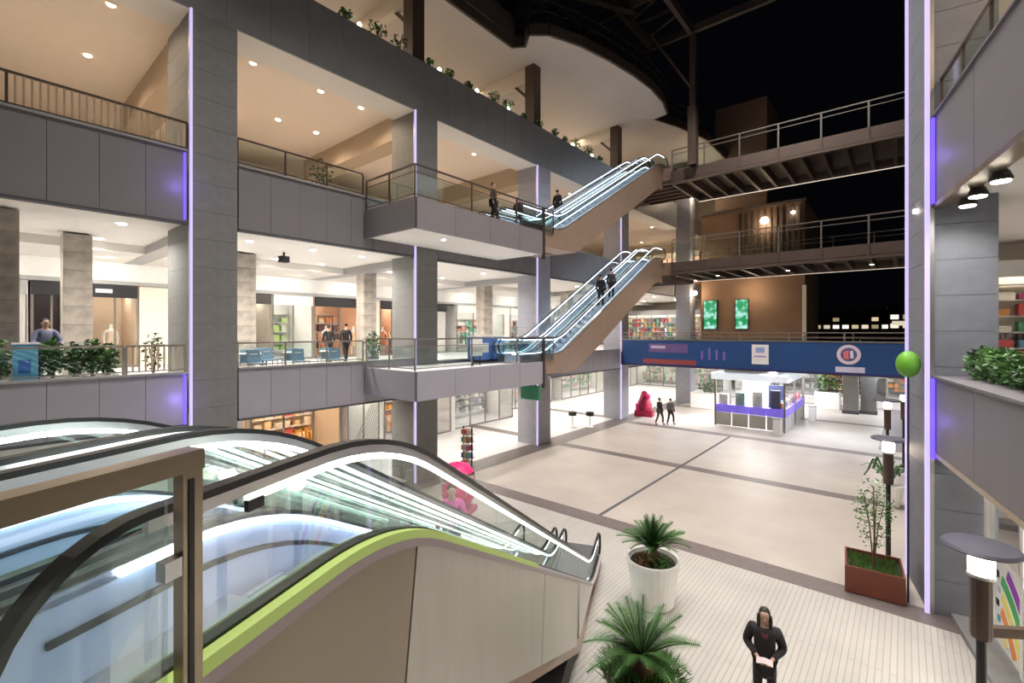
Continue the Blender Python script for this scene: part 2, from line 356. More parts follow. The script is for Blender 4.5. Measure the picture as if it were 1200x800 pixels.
railing('glass railing across the near end of the lower landing', (XF+0.1,9.35), (-11.95,9.35), 4.72, 1.05, 1.45, 'glass')
railing('glass railing along the front of the lower landing', (-11.95,9.35), (-11.95,17.0), 4.72, 1.05, 2.5, 'glass')
# -------- canopy over the third floor
pts = [(-27,-8),(-15.2,-8),(-15.2,18.0),(-14.6,18.4),(-13.9,17.8),(-13.2,18.4),(-12.5,20.1),(-12.0,22.2),(-11.65,24.4),(-11.5,26.4),(-11.6,28.3),(-12.0,30.0),(-13.0,30.2),(-12.2,32.5),(-11.4,36.0),(-11.4,42),(-27,42)]
cp = thing('canopy', 'pale rounded canopy soffit over the third floor, bulging over the escalators', 'canopy', (0,0,20.3))
MB().prism(pts, 0, 0.12, 'z').build('soffit', M['canopy'], cp)
edge = [(x,y,0.55) for x,y in pts[1:-1]]
MB().strip(edge, 0.05, 0.5, Vector((0,0,1))).build('edge_band', M['roofsteel'], cp) if False else None
m = MB()
for (x0,y0),(x1,y1) in zip(pts[1:-2], pts[2:-1]):
    d = Vector((x1-x0, y1-y0, 0)); nn = Vector((d.y,-d.x,0)).normalized()*0.12
    m.prism([(x0,y0),(x1,y1),(x1+nn.x,y1+nn.y),(x0+nn.x,y0+nn.y)], 0.02, 0.55, 'z')
m.build('edge_band', M['roofsteel'], cp)
m = MB(); n_ = 0
for (x0,y0),(x1,y1) in zip(pts[2:14], pts[3:15]):
    for q in range(3):
        t = q/3; x = x0+(x1-x0)*t; y = y0+(y1-y0)*t
        put('post', MB().box(-0.03,0.03,-0.03,0.03,0,1.2).mesh('post', M['dark']), cp, (x,y,0.5))
MB().tube([(x,y,1.7) for x,y in pts[2:15]], 0.04, 6).build('hand_rail', M['dark'], cp)
MB().tube([(x,y,1.2) for x,y in pts[2:15]], 0.02, 6).build('middle_rail', M['roofsteel'], cp)
B('coping', M['roofsteel'], cp, -15.3, -15.0, -8, 18, 0.5, 1.5)
for i, (y, x) in enumerate(((12.0,-15.4),(20.0,-15.4),(29.7,-15.5),(4.4,-15.4))):
    w_ = ('first to the right of the frame corner','middle','last before the escalator top','nearest and mostly out of view')[i]
    c = thing('brown_column', 'dark brown square column holding the canopy, '+w_, 'column', (x,y,F3))
    B('shaft', M['browncol'], c, -0.3, 0.3, -0.3, 0.3, 0, 3.8)
    MB().prism([(-0.3,3.8),(-7,3.8),(-7,3.4),(-0.3,3.0)], -0.2, 0.2, 'y').build('bracket_beam', M['wall_c'], c)
    MB().strip([(-0.3,0,2.2),(-1.4,0,3.3)], 0.07, 0.07, Vector((0,1,0))).build('brace', M['browncol'], c)
# -------- dark steel roof over the court
rf = thing('roof_frame', 'dark steel roof grid against the black night sky', 'roof', (0,0,24))
def bar(name, x0,x1,y0,y1,z0,z1): B(name, M['roofsteel'], rf, x0,x1,y0,y1,z0,z1)
for x in (-9.9,-12.4,-14.9,-17.6): bar('long_beam', x-0.13,x+0.13,-8,28.7,0,0.55)
for y in (28.6,24.2,19.8,15.4,11,6.6): bar('cross_beam', -20,2.6,y-0.12,y+0.12,0.05,0.5)
for i in range(9):
    y = 8.8+i*2.2
    MB().strip([(-9.9,y,0.1),(-14.9,y+2.2,0.1)], 0.05, 0.05, Vector((0,0,1))).build('diagonal_brace', M['roofsteel'], rf)
    bar('purlin', -20,-9.9,y-0.05,y+0.05,0.5,0.62)
MB().strip([(-15.1,14,-1.9),(-11.6,24.5,-0.1)], 0.08, 0.1, Vector((0,0,1))).build('diagonal_brace', M['roofsteel'], rf)
p = thing('roof_post', 'slim steel post rising from the top bridge to the roof corner', 'post', (-9.85,28.75,16.1))
B('shaft', M['bridge'], p, -0.16, 0.16, -0.16, 0.16, 0, 7.9); B('base_sleeve', M['bridge'], p, -0.24, 0.24, -0.24, 0.24, 0, 3.6)
MB().strip([(0,0,4.6),(-1.9,-1.9,7.8)], 0.05, 0.05, Vector((0.7,-0.7,0))).build('brace', M['bridge'], p)
# -------- bridges across the court
def bridge(label, z0, z1, zr, y0=29.0, y1=34.4, x0=-11.25, x1=2.6, m=None, rails=True):
    b = thing('bridge', label, 'bridge', (x0, y0, 0)); Ln = x1-x0; m = m or M['bridge']
    B('deck', M['bridge'], b, 0, Ln, 0.1, y1-y0-0.1, z1-0.28, z1-0.05)
    n = 7; s = Ln/n; me = MB().box(0.02, s-0.02, 0, 0.1, z0+0.18, z1).mesh('fascia_panel', m)
    rib = MB().box(-0.09, 0.09, 0.1, y1-y0-0.1, z0, z1-0.28).mesh('rib', M['bridge'])
    fin = MB().box(-0.04, 0.04, -0.06, 0, z0, z1).mesh('fin', M['bridge'])
    for i in range(n): put('fascia_panel', me, b, (i*s,0,0))
    for i in range(2*n+1): put('rib', rib, b, (i*s/2,0,0))
    for i in range(n+1): put('fin', fin, b, (i*s,0,0))
    B('bottom_flange', M['bridge'], b, 0, Ln, -0.08, 0.2, z0, z0+0.14)
    B('rear_beam', M['bridge'], b, 0, Ln, y1-y0-0.2, y1-y0, z0, z1)
    B('rear_light_line', M['lit_dim'], b, 0, Ln, y1-y0-0.32, y1-y0-0.22, z0-0.03, z0-0.01)
    if rails:
        for yy, nm in ((0.05,0),(y1-y0-0.1,1)):
            B('top_rail', M['railm'], b, 0, Ln, yy-0.03, yy+0.03, zr-0.06, zr)
            B('middle_rail', M['railm'], b, 0, Ln, yy-0.02, yy+0.02, zr-0.32, zr-0.28)
            pme = MB().box(-0.04,0.04,yy-0.03,yy+0.03,z1,zr-0.06).mesh('post', M['railm'])
            gme = MB().box(0.06, s-0.06, yy-0.006, yy+0.006, z1+0.05, zr-0.34).mesh('glass_pane', M['glass'])
            for i in range(n+1): put('post', pme, b, (i*s,0,0))
            for i in range(n): put('glass_pane', gme, b, (i*s,0,0))
    return b
M['lit_dim'] = mat('dim_light_line', (0.8,0.7,0.6), 0.5, 0, 0, emit=(1.0,0.85,0.7), es=0.55)
bridge('top brown steel footbridge crossing against the black sky', 15.3, 16.1, 17.45)
bridge('middle brown footbridge above the brown wall with the green posters', 9.6, 10.35, 11.8)
b1 = bridge('lowest footbridge carrying the long blue banner', 3.75, 4.6, 5.95, x0=-14.7, x1=2.6, m=M['fascia'])
# landings joining bridges to the floors
for z, w_ in ((F2,'second'),(F3,'third')):
    l = thing('top_landing', 'brown landing at the head of the %s-floor escalators' % w_, 'landing', (-14.7,29.3,z))
    B('slab', M['copper'], l, 0, 3.4, 0.0, 5.0, -0.8, 0); B('floor_plate', M['steel'], l, 0.3, 2.9, -0.1, 1.2, 0, 0.02)
    for k in range(6): B('rib', M['bridge'], l, 0.1, 3.3, k*0.8, k*0.8+0.15, -1.05, -0.8)
# blue banner
bn = thing('banner', 'long blue banner hung on the front of the lowest bridge, with emblems', 'banner', (-14.6,28.88,3.8))
B('cloth', M['blueban'], bn, 0.05, 16.5, -0.03, 0.0, 0, 1.62)
B('hem', solid(0.02,0.03,0.16), bn, 0.05, 16.5, -0.035, 0.0, 0, 0.1)
B('top_tube', M['railm'], bn, 0.0, 16.6, -0.05, 0.02, 1.62, 1.70)
B('purple_patch', solid(0.16,0.10,0.28), bn, 1.9, 4.4, -0.037, -0.03, 0.85, 1.4, label='purple patch with pale lettering')
B('red_swoosh', solid(0.30,0.06,0.06), bn, 1.5, 4.9, -0.037, -0.03, 0.12, 0.42, label='dull red stripe')
def text(s_, parent, loc, size, m, rot=(PI/2,0,0), name='lettering', ext=0.004):
    cu = bpy.data.curves.new(name, 'FONT'); cu.body = s_; cu.size = size; cu.extrude = ext; cu.align_x = 'CENTER'; cu.align_y = 'CENTER'; cu.materials.append(m)
    o = bpy.data.objects.new(name, cu); C.objects.link(o); o.parent = parent; o.location = loc; o.rotation_euler = rot; return o
B('letter_bar', solid(0.55,0.5,0.65), bn, 2.05, 3.0, -0.045, -0.037, 1.1, 1.28)
for k, h_ in enumerate((0.5,0.7,0.6,0.5)): B('letter_bar', solid(0.22,0.14,0.5), bn, 5.2+k*0.42, 5.32+k*0.42, -0.04, -0.03, 0.5, 0.5+h_)
B('white_panel', M['white'], bn, 8.0, 8.85, -0.04, -0.03, 0.35, 1.45)
B('panel_print', solid(0.35,0.25,0.6), bn, 8.12, 8.72, -0.046, -0.04, 0.75, 0.83); B('panel_print', solid(0.3,0.4,0.7), bn, 8.2, 8.65, -0.046, -0.04, 1.0, 1.3)
def disc(name, m, par, x, z, r, y, r2=0.0, n=24):
    q = MB()
    for k in range(n):
        a0, a1 = 2*PI*k/n, 2*PI*(k+1)/n; c0,s0,c1,s1 = math.cos(a0),math.sin(a0),math.cos(a1),math.sin(a1)
        q.add([(x+r2*c0,y,z+r2*s0),(x+r*c0,y,z+r*s0),(x+r*c1,y,z+r*s1),(x+r2*c1,y,z+r2*s1),(x+r2*c0,y+.006,z+r2*s0),(x+r*c0,y+.006,z+r*s0),(x+r*c1,y+.006,z+r*s1),(x+r2*c1,y+.006,z+r2*s1)],
              [(0,1,2,3),(7,6,5,4),(1,5,6,2),(0,3,7,4)])
    return q.build(name, m, par)
disc('emblem_ring', solid(0.75,0.62,0.70), bn, 12.45, 1.02, 0.50, -0.042, 0.34)
disc('emblem_disc', solid(0.10,0.10,0.30), bn, 12.45, 1.02, 0.34, -0.040)
MB().prism([(12.25,0.8),(12.45,0.78),(12.45,1.26),(12.22,1.15)], -0.05, -0.042, 'y').build('emblem_figure', solid(0.75,0.2,0.2), bn)
MB().prism([(12.52,0.84),(12.66,0.84),(12.62,1.24),(12.5,1.2)], -0.05, -0.042, 'y').build('emblem_figure', solid(0.8,0.75,0.8), bn)
B('white_panel', solid(0.62,0.60,0.78), bn, 11.9, 13.1, -0.04, -0.03, 0.12, 0.40)
# -------- building masses beyond the bridges
bd = thing('brown_building', 'brown rendered block beyond the bridges carrying the two green posters', 'building', (0,0,0))
BR = mat('brown_render', (0.23,0.135,0.075), 0.8, 0, 0.12, 0.8)
B('wall', BR, bd, -13.0, -5.6, 40, 47, 4.2, 15.6); B('corner_trim', M['wall_c'], bd, -5.75, -5.5, 39.9, 40.1, 4.2, 9.4)
B('parapet_cap', M['bridge'], bd, -13.1, -5.5, 39.9, 40.1, 15.6, 15.8)
for k in range(12): B('slat', M['bridge'], bd, -10.2+k*0.38, -10.05+k*0.38, 39.85, 40, 11.4, 15.3)
B('stair_tower', mat('lightened_brown_render', (0.30,0.20,0.14), 0.8, 0, 0.1), bd, -12.2, -8.3, 41, 46, 15.6, 24.6)  # tower colour lightened because the lamps over the court do not reach it
MB().lathe([(0,0),(0.25,0.1),(0.3,0.3),(0.2,0.5),(0,0.55)], -8.2, 39.7, 12, 14.2).build('floodlight', M['bulbw'], bd); MB().lathe([(0,0),(0.12,0.05),(0.14,0.15),(0,0.2)], -6.3, 39.7, 10, 14.7).build('floodlight', M['bulb'], bd)
lamp('POINT', (-8.2,39.2,14.2), 60, WARM, 0.3, name='floodlight'); lamp('POINT', (-9,38.6,9.0), 110, WARM, 0.3, name='floodlight')
for i, (x0, x1) in enumerate(((-12.75,-11.75),(-10.3,-9.4))):
    o = thing('poster_box', 'glowing green and white poster on the brown wall, '+('left of the pair','right of the pair')[i], 'poster', (x0,39.95,6.2))
    B('frame', M['dark'], o, -0.06, x1-x0+0.06, -0.1, 0.04, -0.06, 2.36)
    gm = bpy.data.materials.new('green_poster_print'); gm.use_nodes = True; N = gm.node_tree.nodes; L = gm.node_tree.links; pn = N['Principled BSDF']; pn.inputs['Base Color'].default_value = (0.02,0.08,0.05,1)
    tcn = N.new('ShaderNodeTexCoord'); nn_ = N.new('ShaderNodeTexNoise'); nn_.inputs['Scale'].default_value = 2.2; cr = N.new('ShaderNodeValToRGB')
    cr.color_ramp.elements[0].position = 0.47; cr.color_ramp.elements[0].color = (0.0,0.28,0.09,1); cr.color_ramp.elements[1].position = 0.62; cr.color_ramp.elements[1].color = (0.50,0.90,0.80,1)
    L.new(tcn.outputs['Object'], nn_.inputs[0]); L.new(nn_.outputs[0], cr.inputs[0]); L.new(cr.outputs[0], pn.inputs['Emission Color']); pn.inputs['Emission Strength'].default_value = 0.7
    B('poster', gm, o, 0, x1-x0, -0.12, -0.1, 0, 2.3)
# far end of the ground floor, under and behind the block
struct(B('wall_far', M['wall_w'], None, -27, 14, 57, 57.3, 0, 4.2))
struct(B('wall_far', M['wall_c'], None, -27, -13.2, 48, 48.3, 4.6, 20.3))
struct(B('ceiling', M['ceil_w'], None, -14.2, 6, 40, 57, 4.0, 4.2))
# ---------------------------------------------------------------- right hand side
RR = math.radians(10.2); RO = Vector((0.39, 13.3, 0))
def rw(x, y, z=0): return Vector((RO.x+x*math.cos(RR)-y*math.sin(RR), RO.y+x*math.sin(RR)+y*math.cos(RR), z))
rc = thing('column', 'tall bluish grey tiled column at the right, two violet light strips', 'column', RO, RR)
B('core', M['joint'], rc, 0.02, 1.06, 0.02, 1.78, 0, 26)
me = MB().box(0.006, 1.06, 0, 0.02, 0.005, 0.745).mesh('tile', M['stone3']); ms = MB().box(0, 0.02, 0.006, 1.79, 0.005, 0.745).mesh('tile', M['stone3']); mr = MB().box(1.06, 1.08, 0.006, 1.79, 0.005, 0.745).mesh('tile', M['stone3'])
for k in range(34): put('tile', me, rc, (0,0,k*0.75)); put('tile', ms, rc, (0,0,k*0.75)); put('tile', mr, rc, (0,0,k*0.75))
B('light_strip', M['led'], rc, -0.06, 0.015, -0.04, 0.03, 0, 26); B('light_strip', M['led'], rc, -0.06, 0.0, 1.77, 1.83, 0, 26)
B('light_housing', M['steel'], rc, -0.01, 0.09, -0.02, 0.0, 0, 26)
disc('wall_light', M['bulb'], rc, 0,0,0,0) if False else MB().lathe([(0,0),(0.05,0.02),(0.05,0.1),(0,0.12)], -0.04, 0.9, 10, 8.7).build('wall_light', M['bulbw'], rc)
for z0, z1 in ((8.7,10.5),(3.3,5.0)):
    tag(B('blue_light_tube', M['ledside'], None, 0.035, 0.085, -0.10, -0.05, z0, z1), 'deep blue light tube by the right column, at the %s parapet' % ('upper' if z0>5 else 'lower'), 'light')
    o = C.objects[-1]; o.location = RO; o.rotation_euler = (0,0,RR)
    lamp('POINT', rw(-0.15,-0.35,(z0+z1)/2), 4, (0.3,0.2,1.0), 0.1, name='blue_light')
def rfascia(label, z0, z1, m):
    f = thing('fascia', label, 'parapet', (RO.x,RO.y,z0), RR); h = z1-z0; s = 2.3
    me = MB().box(0.1, 0.25, 0.01, s-0.01, 0, h).mesh('panel', m)
    for i in range(7): put('panel', me, f, (0,-(i+1)*s,0))
    B('backing', M['joint'], f, 0.24, 0.3, -16.1, 0, 0, h-0.02)
    B('coping', m, f, 0.06, 0.95 if z0 < 5 else 0.35, -16.1, -0.01, h, h+0.04); B('bottom_trim', M['bronze'], f, 0.08, 0.4, -16.1, -0.01, -0.1, 0)
    return f
rfascia('broad mauve-grey parapet at the right with the hedge behind it', 3.45, 5.02, M['fascia_r'])
rfascia('upper grey parapet at the right below the brown rail', 8.7, 10.55, M['fascia_r'])
def rslab(z0, z1, under):
    for nm, a, b_, m in (('floor', z0+0.05, z1, M['floor_w']), ('ceiling', z0, z0+0.045, under)):
        o = struct(MB().box(0.32, 9, -16, 1.75, a, b_).box(1.45, 9, 1.75, 8, a, b_).build(nm, m)); o.location = RO; o.rotation_euler = (0,0,RR)
rslab(3.6, F1, M['ceil_w']); rslab(8.8, F2, M['ceil_w']); rslab(15.2, 16.4, M['ceil_warm'])
for z0, z1, m in ((0,3.6,M['wall_w']),(F1,8.8,M['wall_c']),(F2,15.2,M['wall_c'])):
    o = struct(B('wall_right', m, None, 6.0, 6.2, -16, 8, z0, z1)); o.location = RO; o.rotation_euler = (0,0,RR)
    o = struct(B('wall_far', m, None, 1.45, 9, 7.8, 8, z0, z1)); o.location = RO; o.rotation_euler = (0,0,RR)
railing('brown railing on the upper right parapet', tuple(rw(0.2,-16))[:2], tuple(rw(0.2,-0.05))[:2], 10.6, 0.72, 1.3, 'glass', M['raild'], M['raild'], mid=False)
# ================================================================== ESCALATORS
# local frame: y runs along the lane (bottom end at 0 going up), x across, z up
def prof(y, yb, yt, z0, z1, off, r=0.55):
    """height of a rail line: flat z0+off, rising from yb to yt, flat z1+off, rounded at the knees"""
    g = (z1-z0)/(yt-yb)
    def sm(t): return 0 if t <= -r else (t if t >= r else (t+r)**2/(4*r))
    return z0+off+g*(sm(y-yb)-sm(y-yt))
def escalator(label, loc, rotz, cx, wid, yb, yt, z0, z1, ya, ye, pitch=0.4, deck=(0.15,0.15), clad=None, group=None, deckh=0.40, railh=0.92, near=False, strip=None, newel_r=0.24, truss=1.0, litinner=True):
    """cx centre of the step band, wid its half width between the glass; ya..ye extent of the handrails"""
    e = thing('escalator', label, 'escalator', loc, rotz, group)
    ys = [ya+(ye-ya)*i/70 for i in range(71)]
    P = lambda off, a=ya, b=ye, n=70: [(a+(b-a)*i/n, prof(a+(b-a)*i/n, yb, yt, z0, z1, off)) for i in range(n+1)]
    yy_ = [ya+0.2+(ye-ya-0.4)*i/60 for i in range(61)]
    # steps
    g = (z1-z0)/(yt-yb); sw = wid-0.06; rise = pitch*g
    sme = MB().prism([(0,0),(pitch,0),(pitch,-0.05),(0.04,-rise-0.0),(0,-rise)], cx-sw, cx+sw, 'x')
    for k in range(9):
        x = cx-sw+0.04+k*(2*sw-0.08)/8; sme.box(x-0.012, x+0.012, 0.0, pitch-0.02, 0, 0.012)
    sme = sme.mesh('step', M['stepm']); y = ya+1.0; k = 0
    while y < ye-1.0:
        put('step', sme, e, (0, y, prof(y+pitch, yb, yt, z0, z1, 0.0, 0.5))); y += pitch
    for (a, b_, zz) in ((ya-0.1, ya+1.0, z0), (ye-1.0, ye+0.4, z1)):
        B('comb_plate', M['steel'], e, cx-wid, cx+wid, a, b_, zz-0.03, zz+0.012)
    for s in (-1, 1):
        dk = deck[0] if s < 0 else deck[1]
        xi = cx+s*wid; xo = cx+s*(wid+dk); xg = cx+s*(wid+0.05)
        # skirt below the glass, deck on top
        pl = P(deckh)
        MB().prism(pl+[(y, prof(y,yb,yt,z0,z1,-0.12)) for y,_ in pl[::-1]], min(xi,xi+s*0.02), max(xi,xi+s*0.02), 'x').build('skirt', M['skirt'] if near else M['stepm'], e)
        if near: MB().prism([(y,prof(y,yb,yt,z0,z1,0.25)) for y in yy_]+[(y,prof(y,yb,yt,z0,z1,0.222)) for y in yy_[::-1]], min(xi,xi-s*0.02), max(xi,xi-s*0.02), 'x').build('skirt_brush', M['black'], e)
        MB().prism([(y,z+0.02) for y,z in pl]+[(y,z-0.03) for y,z in pl[::-1]], min(xi,xo), max(xi,xo), 'x').build('deck', M['steel'], e)
        if near: MB().prism([(y,z+0.045) for y,z in P(deckh, ya+0.1, ye+0.2)]+[(y,z+0.02) for y,z in P(deckh, ya+0.1, ye+0.2)[::-1]], xg-0.03, xg+0.03, 'x').build('glass_clamp', M['black'], e)
        # light lines: along the glass foot and beneath the handrail
        st = strip or M['lit']
        MB().prism([(y,z+0.03) for y,z in P(deckh-0.02,ya+0.5,ye-0.45)]+[(y,z) for y,z in P(deckh-0.02,ya+0.5,ye-0.45)[::-1]], min(xi-s*0.025,xi), max(xi-s*0.025,xi), 'x').build('foot_light', M['litb'] if near else st, e)
        MB().prism([(y,z) for y,z in P(railh-0.06,ya+0.2,ye-0.35)]+[(y,z-0.028) for y,z in P(railh-0.06,ya+0.2,ye-0.35)[::-1]], xg-0.012, xg+0.012, 'x').build('handrail_light', st, e)
        # handrail with newel loops
        R_ = 0.36 if near else (railh-deckh-0.02)/2; RX = R_
        pts = []
        for q in range(18, 0, -1):
            a = PI/2+PI*q/18; pts.append((xg, ya+RX*math.cos(a), z0+railh-R_+R_*math.sin(a)))
        pts += [(xg, y, z) for y, z in P(railh)]
        for q in range(1, 19):
            a = PI/2-PI*q/18; pts.append((xg, ye+RX*math.cos(a), z1+railh-R_+R_*math.sin(a)))
        MB().strip(pts, 0.028, 0.013, Vector((1,0,0))).build('handrail', M['black'], e, smooth=False)
        MB().strip([(x_,y_,z_-0.0) for x_,y_,z_ in [(xg, y, z-0.035) for y,z in P(railh)]], 0.013, 0.022, Vector((1,0,0))).build('handrail_track', M['steel'], e)
        # glass panes
        npn = max(4, int((ye-ya)/1.5)); L_ = (ye-ya)/npn
        for i in range(npn):
            a = ya+i*L_+0.006; b_ = a+L_-0.012; n = 8
            up = [(a+(b_-a)*j/n, prof(a+(b_-a)*j/n, yb,yt,z0,z1, railh-0.04)) for j in range(n+1)]
            lo = [(a+(b_-a)*j/n, prof(a+(b_-a)*j/n, yb,yt,z0,z1, deckh+0.02)) for j in range(n, -1, -1)]
            if i == 0: up = [(ya-RX*math.sin(PI*j/8), z0+railh-R_-0.02-(R_-0.02)*math.cos(PI*j/8)) for j in range(1, 8)]+up
            if i == npn-1: up = up+[(ye+RX*math.sin(PI*j/8), z1+railh-R_-0.02+(R_-0.02)*math.cos(PI*j/8)) for j in range(1, 8)]
            MB().prism(up+lo, xg-0.006, xg+0.006, 'x').build('glass_pane', M['glassg'], e)
    # truss body: underside box and side cladding
    bot = lambda y: max(prof(y, yb, yt, z0, z1, -(truss-deckh)), z0+0.02 if z0 < 1 else z0-0.55)
    xa = cx-wid-deck[0]+0.02; xb = cx+wid+deck[1]-0.02
    ta, tb = (ya-0.3, ye+0.4) if near else (yb-1.3, 29.2)
    yy = [ta+(tb-ta)*i/60 for i in range(61)]
    MB().prism([(y, prof(y,yb,yt,z0,z1,-0.14-0.12)) for y in yy]+[(y, bot(y)) for y in yy[::-1]], xa, xb, 'x').build('truss', M['copper'] if clad is None else M['cladbrown'], e)
    for s in (-1, 1):
        segs = clad if (clad and s > 0) else [(ta, tb, M['copper'])]
        xo = cx+s*(wid+deck[0 if s < 0 else 1])
        for a, b_, m in segs:
            n = 24; sl = 0.35*g
            up = [(a+(b_-a)*j/n, prof(a+(b_-a)*j/n, yb,yt,z0,z1, deckh-0.02)) for j in range(n+1)]
            lo = [(a+(b_-a)*j/n+sl*0.8, bot(a+(b_-a)*j/n+sl*0.8)-0.03) for j in range(n, -1, -1)]
            MB().prism(up+lo, min(xo-s*0.03,xo), max(xo-s*0.03,xo), 'x').build('cladding_panel', m, e)
    return e
# the two foreground escalators: their top is beside the camera, they run down to the court
PHI = math.radians(17.4)
ang = YAW-PHI                       # heading of the downward direction, left of +Y
def E(u, s, z=0):                   # lateral u (right +), distance s down the lane
    return Vector((u*math.cos(ang)-s*math.sin(ang), u*math.sin(ang)+s*math.cos(ang), z))
# local frame is turned by 180 degrees: y_local = 11.9 - s, x_local = -u
o11 = E(0, 11.9)
BOT = 11.9
KB, KT = BOT-10.39, BOT-2.23
segs = [(-0.3,3.6,M['cladgrey']),(3.62,6.2,M['cladgrey']),(6.22,9.45,M['cladgrey']),(9.47,12.9,M['cladbrown'])]
def segflip(sg): return sg
e1 = escalator('foreground escalator nearest the camera, beige side cladding, bright glass balustrade', o11, ang+PI, 1.86, 0.39, KB, KT, 0.0, F1, 0.15, BOT-0.97, 0.34, (0.10,0.13), None, None, near=True, strip=M['lit'], truss=1.35)
# side cladding seen from the camera is on the -x side of the local frame
for ch in [o for o in C.objects if o.parent == e1 and o.name.startswith('cladding_panel')]:
    if ch.data.vertices[0].co.x < 1.86: C.objects.unlink(ch)
g1 = F1/(KT-KB)
for a, b_, m in segs:
    n = 24; bot = lambda y: max(prof(y, KB, KT, 0, F1, -0.78), 0.46)
    up = [(a+(b_-a)*j/n, prof(a+(b_-a)*j/n, KB,KT,0,F1, 0.38)) for j in range(n+1)]
    lo = [(a+(b_-a)*j/n+(0.2 if a > 1 else 0), min(bot(a+(b_-a)*j/n+0.2), prof(a+(b_-a)*j/n+0.2,KB,KT,0,F1,0.3))) for j in range(n, -1, -1)]
    MB().prism(up+lo, 1.345, 1.385, 'x').build('cladding_panel', m, e1, label='brown-beige cladding panel' if m is M['cladbrown'] else None)
yl = [6.6+i*0.1 for i in range(46)]
MB().prism([(y, prof(y,KB,KT,0,F1,0.435)) for y in yl]+[(y, prof(y,KB,KT,0,F1,0.385)) for y in yl[::-1]], 1.335, 1.385, 'x').build('edge_light', M['litg'], e1, label='yellow-green glowing edge line')
yl = [0.3+i*0.1 for i in range(110)]
MB().prism([(y, prof(y,KB,KT,0,F1,0.385)) for y in yl]+[(y, prof(y,KB,KT,0,F1,0.335)) for y in yl[::-1]], 1.335, 1.347, 'x').build('edge_trim', mat('mauve_grey_trim', (0.42,0.36,0.38), 0.4, 0.3, 0.03), e1)
B('plinth', M['joint'], e1, 1.45, 2.3, -0.2, 7.0, 0.0, 0.46)
B('junction_box', M['black'], e1, 1.38, 1.40, BOT-1.36, BOT-1.29, 5.36, 5.40)
e2 = escalator('foreground escalator behind the nearest one, blue-white glow along the glass', o11, ang+PI, 3.0, 0.40, KB, KT, 0.0, F1, 0.15, BOT-0.97, 0.34, (0.13,0.14), None, None, near=True, strip=M['lit'], truss=1.35)
# near barrier of glass and bronze rail beside the escalator
nb = thing('barrier', 'close brown metal rail and post with a glass pane, in front of the escalator newel', 'railing', E(-1.235,0.95,0), ang)
B('top_rail', M['bronze'], nb, -0.032, 0.032, -2.2, 0.03, 5.62, 5.675)
B('post', M['bronze'], nb, -0.012, 0.024, -0.026, 0.030, F1-0.035, 5.62); B('post', M['bronze'], nb, -0.012, 0.028, -2.2, -2.13, F1-0.035, 5.62)
B('post_groove', M['black'], nb, 0.024, 0.027, -0.012, 0.004, F1, 5.60)
B('glass_pane', M['glass'], nb, 0.002, 0.014, -2.1, -0.06, 4.62, 5.56)
for z in (5.35, 4.9): B('glass_clamp', M['steel'], nb, -0.008, 0.026, -0.075, -0.03, z, z+0.05)
# top landing floor beside the camera (only under the escalators)
lf = MB().box(-4.2, -1.44, -3.5, 1.85, F1-0.9, F1-0.035).box(-1.44, -1.15, -3.5, 1.0, F1-0.9, F1-0.035).build('floor', M['floor_w']); lf.location = (0,0,0); lf.rotation_euler = (0,0,ang); struct(lf)
# the mid court flights, two lanes each
def flight(w_, z0, z1, y0, yb, yt, y1, st):
    for i, cx in enumerate((-12.58, -13.78)):
        escalator('%s flight of glowing escalators over the court, %s' % (w_, 'lane nearest the court' if i == 0 else 'lane nearest the columns'), (0,0,0), 0, cx, 0.42, yb, yt, z0, z1, y0, y1, 0.45,
                  (0.14,0.16) if i == 0 else (0.2,0.14), None, 'escalator lanes of the %s flight' % w_, strip=st, truss=1.55, deckh=0.3, railh=1.0)
flight('lower', 4.7, F2, 14.9, 17.7, 28.3, 29.8, M['litb'])
flight('upper', 10.3, F3, 14.9, 17.7, 28.9, 30.2, M['litb'])
